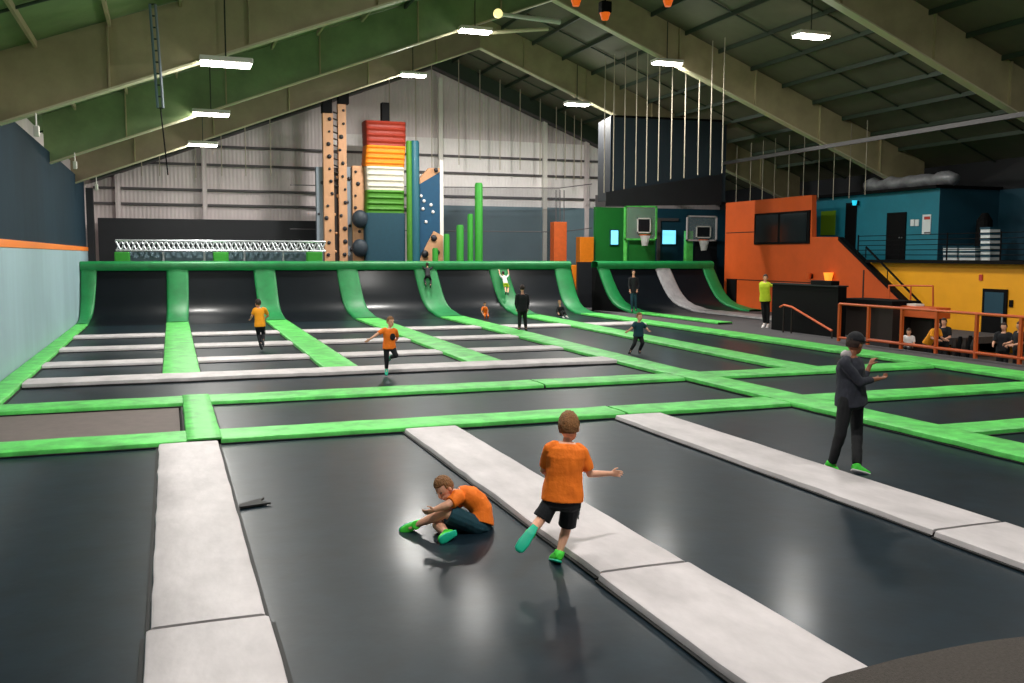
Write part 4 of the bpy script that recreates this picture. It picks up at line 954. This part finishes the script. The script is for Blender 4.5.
# staff member
J = pix(30.6, head=(765.5, 278, 0), neck=(764.6, 282.2, 0), shL=(761, 284, .1), shR=(768.3, 284, -.05), elL=(761, 291, .1), elR=(773.5, 285.6, -.2), wrL=(763, 296.5, .05), wrR=(777.5, 284.4, -.35),
        hipL=(763.3, 300, .05), hipR=(767, 300, -.05), knL=(763.5, 311.5, .03), knR=(768, 311.5, -.05), anL=(764.5, 323.5, .05), anR=(768, 324.5, -.05), toeL=(761.8, 326.5, 0), toeR=(765.5, 328.2, -.1))
figure('person', 'staff member in hi-vis yellow top leaning on the black counter', J, 1.0, top='hivis', sleeve=1.75, bottom='pants', legcut=1.92, shoes='whitecloth', hair='haird', face=(-.5, -.85, -.1), child=False, **SM)
# small child bending in orange
J = pix(38.8, head=(484.8, 304, 0), neck=(484.6, 306.5, 0), shL=(486.5, 307.8, 0), shR=(482.5, 307.8, 0), elL=(488, 311, -.1), elR=(481.5, 311.5, -.1), wrL=(487.5, 314, -.15), wrR=(483, 314, -.2),
        hipL=(487, 313, .1), hipR=(484.6, 313.2, .1), knL=(488.3, 316, -.1), knR=(485, 316.5, -.1), anL=(487.6, 319.5, .05), anR=(485, 320, .05), toeL=(487.3, 321, -.08), toeR=(484.7, 321.4, -.08))
figure('person', 'small child in orange crouching at the foot of the ramp', J, .56, top='shirt', sleeve=.8, bottom='shirt', legcut=1.7, shoes='shoed', hair='haird', face=(-.3, -.9, -.2), voxel=.009, cvox=.013)
# seated child with dark clothes at the last ramp bay
J = pix(38.9, head=(559.5, 302.5, 0), neck=(560, 306, 0), shL=(563, 307.5, 0), shR=(557.5, 307.5, 0), elL=(564.5, 311, -.05), elR=(556.5, 311, -.05), wrL=(565, 313.5, -.2), wrR=(558.5, 313.5, -.2),
        hipL=(562, 314.5, .05), hipR=(558.8, 314.5, .05), knL=(565, 311.8, -.35), knR=(561.5, 312.3, -.4), anL=(566.5, 316.2, -.5), anR=(563.2, 317, -.55), toeL=(568.5, 317, -.6), toeR=(565.3, 318, -.65))
figure('person', 'child in dark clothes seated at the ramp foot, last bay before the gap', J, .66, top='blackcloth', sleeve=1.7, bottom='pants', legcut=1.9, shoes='whitecloth', hair='hairb', face=(-.1, -.98, -.15), voxel=.009, cvox=.013)
# climbers on the green ramp strips
J = pix(42.2, head=(427.2, 264.8, .45), neck=(427.6, 268, .4), shL=(424.6, 269, .4), shR=(430.6, 269, .4), elL=(422, 266, .5), elR=(433, 266.5, .5), wrL=(420.5, 263, .7), wrR=(432.5, 263, .7),
        hipL=(426.4, 276, .1), hipR=(429, 276, .1), knL=(424.5, 279.5, .2), knR=(431, 280, .2), anL=(425.8, 284.5, -.12), anR=(430.5, 285.5, -.15), toeL=(426, 286, -.02), toeR=(430.3, 287, -.05))
figure('person', 'child in dark clothes climbing the green ramp strip to the top', J, .68, top='blackcloth', sleeve=1.6, bottom='pants', legcut=1.9, shoes='shoed', hair='haird', face=(0, .98, .2), voxel=.009, cvox=.013)
J = pix(41.95, head=(503, 273.2, .45), neck=(503.8, 276, .4), shL=(501.6, 277.2, .4), shR=(506.8, 277.2, .4), elL=(499.8, 274, .5), elR=(508.8, 274.5, .5), wrL=(499.2, 271, .6), wrR=(508.3, 271, .6),
        hipL=(504.4, 283.4, .1), hipR=(507, 283.6, .1), knL=(505, 287, .1), knR=(508.2, 287.5, .1), anL=(506, 292.5, -.18), anR=(508, 293, -.2), toeL=(506, 294, -.1), toeR=(508, 294.6, -.1))
figure('person', 'child in white shirt and yellow shorts climbing a green ramp strip', J, .66, top='whitecloth', sleeve=.8, bottom='hivis', legcut=.9, shoes='shoed', hair='haird', face=(-.1, .95, .2), voxel=.009, cvox=.013)
# adult standing in the shade on the short ramp
J = pix(40.2, head=(633.5, 272.5, 0), neck=(633.6, 277, 0), shL=(637.3, 279, 0), shR=(629.8, 279, 0), elL=(638.3, 285.5, 0), elR=(629, 285.5, 0), wrL=(637, 290.5, -.12), wrR=(630, 290.5, -.12),
        hipL=(635, 292, 0), hipR=(632, 292, 0), knL=(635.4, 301, -.05), knR=(632, 301, -.05), anL=(635.8, 309.5, 0), anR=(632, 309.5, 0), toeL=(636, 311, -.12), toeR=(631.7, 311, -.12))
figure('person', 'adult in black top and dark blue trousers standing before the short ramp', J, .96, top='blackcloth', sleeve=1.8, bottom='tealcloth', legcut=1.92, shoes='shoed', hair='haird', face=(0, -1, 0), child=False, voxel=.009, cvox=.013)
# people behind the railing (the floor there is lower)
def simple(x, u, head_v, label, s, top, bottom, hair, face, seat=False, lean=0.0, child=False, skin='skin', sleeve=.8, legcut=1.9):
    b = atx(u, head_v, x); f = V(face).normalized(); f.z = 0; f.normalize(); r = f.cross(V((0, 0, 1))); z = b.z; U_ = V((0, 0, 1)); hd = V((b.x, b.y, z))
    nk = hd-U_*.17*s-f*lean*.1; p = nk-U_*.50*s-f*lean*.5; L = {}
    J = dict(head=hd, neck=nk)
    for n, q in (('L', -1), ('R', 1)):
        sh = nk+r*q*.18*s-U_*.05*s; J['sh'+n] = sh; el = sh-U_*.25*s+r*q*.06*s+f*.06*s; J['el'+n] = el; J['wr'+n] = el+f*.2*s-U_*.04*s-r*q*.05*s
        hp = p+r*q*.09*s; J['hip'+n] = hp
        if seat:
            kn = hp+f*.42*s+r*q*.03; J['kn'+n] = kn; J['an'+n] = kn-U_*.40*s; J['toe'+n] = J['an'+n]+f*.15*s-U_*.04
        else:
            kn = hp-U_*.42*s+f*.03; J['kn'+n] = kn; J['an'+n] = kn-U_*.41*s-f*.03; J['toe'+n] = J['an'+n]+f*.15*s-U_*.04*s
    return figure('person', label, J, s, skin=skin, top=top, sleeve=sleeve, bottom=bottom, legcut=legcut, shoes='shoed', hair=hair, face=face, child=child, voxel=.012, cvox=.016, detail=False)
simple(21.2, 909, 332, 'child in white top seated on the floor side of the railing, near desk', .72, 'whitecloth', 'shoed', 'haird', (-.8, -.5, -.2), seat=True, child=True)
simple(21.4, 937.5, 324.5, 'person in amber top bending forward behind the orange railing', .86, 'shirty', 'pants', 'haird', (.1, -.95, -.2), lean=.55)
simple(22.0, 944, 322, 'person with dark hair and black top just beyond the one in amber', .95, 'blackcloth', 'pants', 'haird', (-.9, -.3, -.1))
simple(21.6, 1004, 327, 'person in dark clothes standing behind railing before the dark door', .95, 'blackcloth', 'pants', 'haird', (-.9, -.4, -.1))
simple(21.2, 1020, 326, 'person in black at the picture edge behind orange railing', .95, 'blackcloth', 'pants', 'haird', (-.9, .3, -.1))

# ------------------------------------------------------------------ lamps
def lampfix(u, v, y, label, r=.62, seen=True, pos=None, energy=520, up=85):
    if y > 40: energy *= 2.6 if u > 300 else 1.0; up *= 2.2
    p = pos or at(u, v, y)
    t = thing('high_bay_lamp', label, 'lamp', p, 'high bay roof lamps')
    m = MB(); m.box(p.x-r, p.x+r, p.y-.28, p.y+.28, p.z+.03, p.z+.16, .03); m.build('housing', M['whitepaint'], t)
    MB().box(p.x-r+.05, p.x+r-.05, p.y-.24, p.y+.24, p.z-.02, p.z+.03).build('lens', M['lamp'], t)
    MB().tube([(p.x, p.y, p.z+.16), (p.x, p.y, max(p.z+.3, roofz(p.x)-.1))], .02, 6).build('suspension_rod', M['darksteel'], t)
    ld = bpy.data.lights.new('lamp_light', 'AREA'); ld.shape = 'RECTANGLE'; ld.size = 2*r-.1; ld.size_y = .5; ld.energy = energy; ld.color = (1, .97, .93)
    lo = bpy.data.objects.new('lamp_light', ld); COL.objects.link(lo); lo.location = (p.x, p.y, p.z-.06)
    lo.parent = t; lo.matrix_parent_inverse = Matrix.Translation(-V(p))
    pd = bpy.data.lights.new('lamp_spill', 'POINT'); pd.energy = up; pd.shadow_soft_size = .3; pd.color = (1, .98, .88)
    po = bpy.data.objects.new('lamp_spill', pd); COL.objects.link(po); po.location = (p.x, p.y, p.z-.35)
    po.parent = t; po.matrix_parent_inverse = Matrix.Translation(-V(p))
EN = 420
for a in ((226, 65, 24.2, 'bright white roof lamp nearest the camera above the blue wall side'), (211, 115, 34, 'bright white roof lamp, middle one of the wall side row'), (203, 145.5, 43, 'bright white roof lamp, farthest of the wall side row'),
          (475, 32, 34, 'bright white roof lamp near the ridge, beside the white tubes'), (413, 76, 43, 'bright white roof lamp near the ridge above the colour banded tower'),
          (811, 37, 27, 'bright white roof lamp on the dark bare roof slope, nearest'), (667, 64, 34, 'bright white roof lamp above the black net curtain'), (577, 105, 43, 'bright white roof lamp in front of gable wall by black net')):
    lampfix(*a, energy=EN)
for x, y, l in ((20.5, 14.6, 'added unseen roof lamp above the frame, brightening the railing side'), (1.5, 14.6, 'roof lamp above the frame over walkways by the wall'), (11.5, 14.4, 'roof lamp above the frame over the adult'), (3.2, 4.8, 'roof lamp overhead near the viewing ledge'), (13, 5.4, 'roof lamp overhead beyond the viewing ledge')):  # railing-side lamp is unseen, added to brighten the yellow wall
    lampfix(0, 0, 0, l, pos=V((x, y, 12.2-.385*abs(x-RX))), energy=EN)
# pale tubes and globe near the ridge
t = thing('light_pipe', 'white tube with a warm globe end near the roof ridge', 'light tube', at(530, 18, 33))
MB().tube([at(499, 14, 33), at(560, 22, 33)], [.07, .1], 8).build('tube', M['whitepaint'], t)
m = MB(); m.ellipsoid(at(498, 13.5, 33), (.17, 0, 0), (0, .17, 0), (0, 0, .17)); m.build('globe', M['globe'], t, smooth=True)
tag(MB().tube([at(482, 33, 34.3), at(548, 29, 34.3)], [.07, .07], 8).build('light_flange_bit', M['flange']), 'white tube drawn for a light stretch of flange by ridge lamp', 'pipe', 'light flange stretches')  # both tubes stand for light bits of rafter flange
tag(MB().tube([at(680, 68, 34), at(711, 81.5, 34)], .06, 8).build('light_flange_bit', M['flange']), 'white tube drawn for a light flange stretch below lamp over black net', 'pipe', 'light flange stretches')
# stage effect lights
for u, v, y, l in ((605, 15, 27, 'black ceiling fixture with an orange lens hanging at the ridge'), (576, 1, 27, 'orange ceiling fixture at the picture top, wall side of the black one'), (668, 1.5, 27, 'orange ceiling fixture at the picture top, beyond the black one')):
    p = at(u, v, y); t = thing('effect_light', l, 'ceiling light', p, 'orange effect lights')
    MB().box(p.x-.17, p.x+.17, p.y-.15, p.y+.15, p.z+.05, p.z+.4, .04).build('housing', M['black'], t)
    MB().tube([(p.x, p.y, p.z-.15), (p.x, p.y, p.z+.06)], [.1, .17], 14).build('lens', M['orangelamp'], t)
    MB().tube([(p.x, p.y, p.z+.4), (p.x, p.y, roofz(p.x)-.05)], .025, 6).build('stem', M['black'], t)
# vertical cable tray drop
t = thing('cable_drop', 'dark vertical cable bundle hanging from roof in front of rafter', 'cable', at(158, 130, 23.6))
p0, p1 = at(152, -12, 23.6), at(160.5, 108, 23.6); p0.z = min(p0.z, roofz(p0.x)-.12)
for dx in (-.06, .06): MB().tube([p0+V((dx, 0, 0)), p1+V((dx, 0, 0))], .036, 6).build('cable', M['greyboard' if dx > 0 else 'bluegrey'], t)
for i in range(10):
    p = p0+(p1-p0)*i/9; MB().tube([p+V((-.07, 0, 0)), p+V((.07, 0, 0))], .02, 5).build('tie', M['darksteel'], t)
MB().tube([p1, at(168, 175, 23.6)], .018, 6).build('lead', M['black'], t)
for u, v, y, l in ((36.5, 131, 24.2, 'small white sensor under the nearest rafter end'), (75, 165, 34, 'small white sensor under the middle rafter end'), (96.5, 187, 43, 'small white sensor under the farthest rafter end')):
    p = at(u, v, y); tag(MB().box(p.x-.06, p.x+.06, p.y-.06, p.y+.06, p.z-.13, p.z+.12, .02).tube([(p.x, p.y, p.z+.1), (p.x, p.y, p.z+.4)], .02, 6).build('wall_sensor', M['whitepaint']), l, 'sensor', 'white rafter sensors')
w = bpy.data.worlds.new('world'); S.world = w; w.use_nodes = True
w.node_tree.nodes['Background'].inputs[0].default_value = (.62, .67, .66, 1); w.node_tree.nodes['Background'].inputs[1].default_value = .26
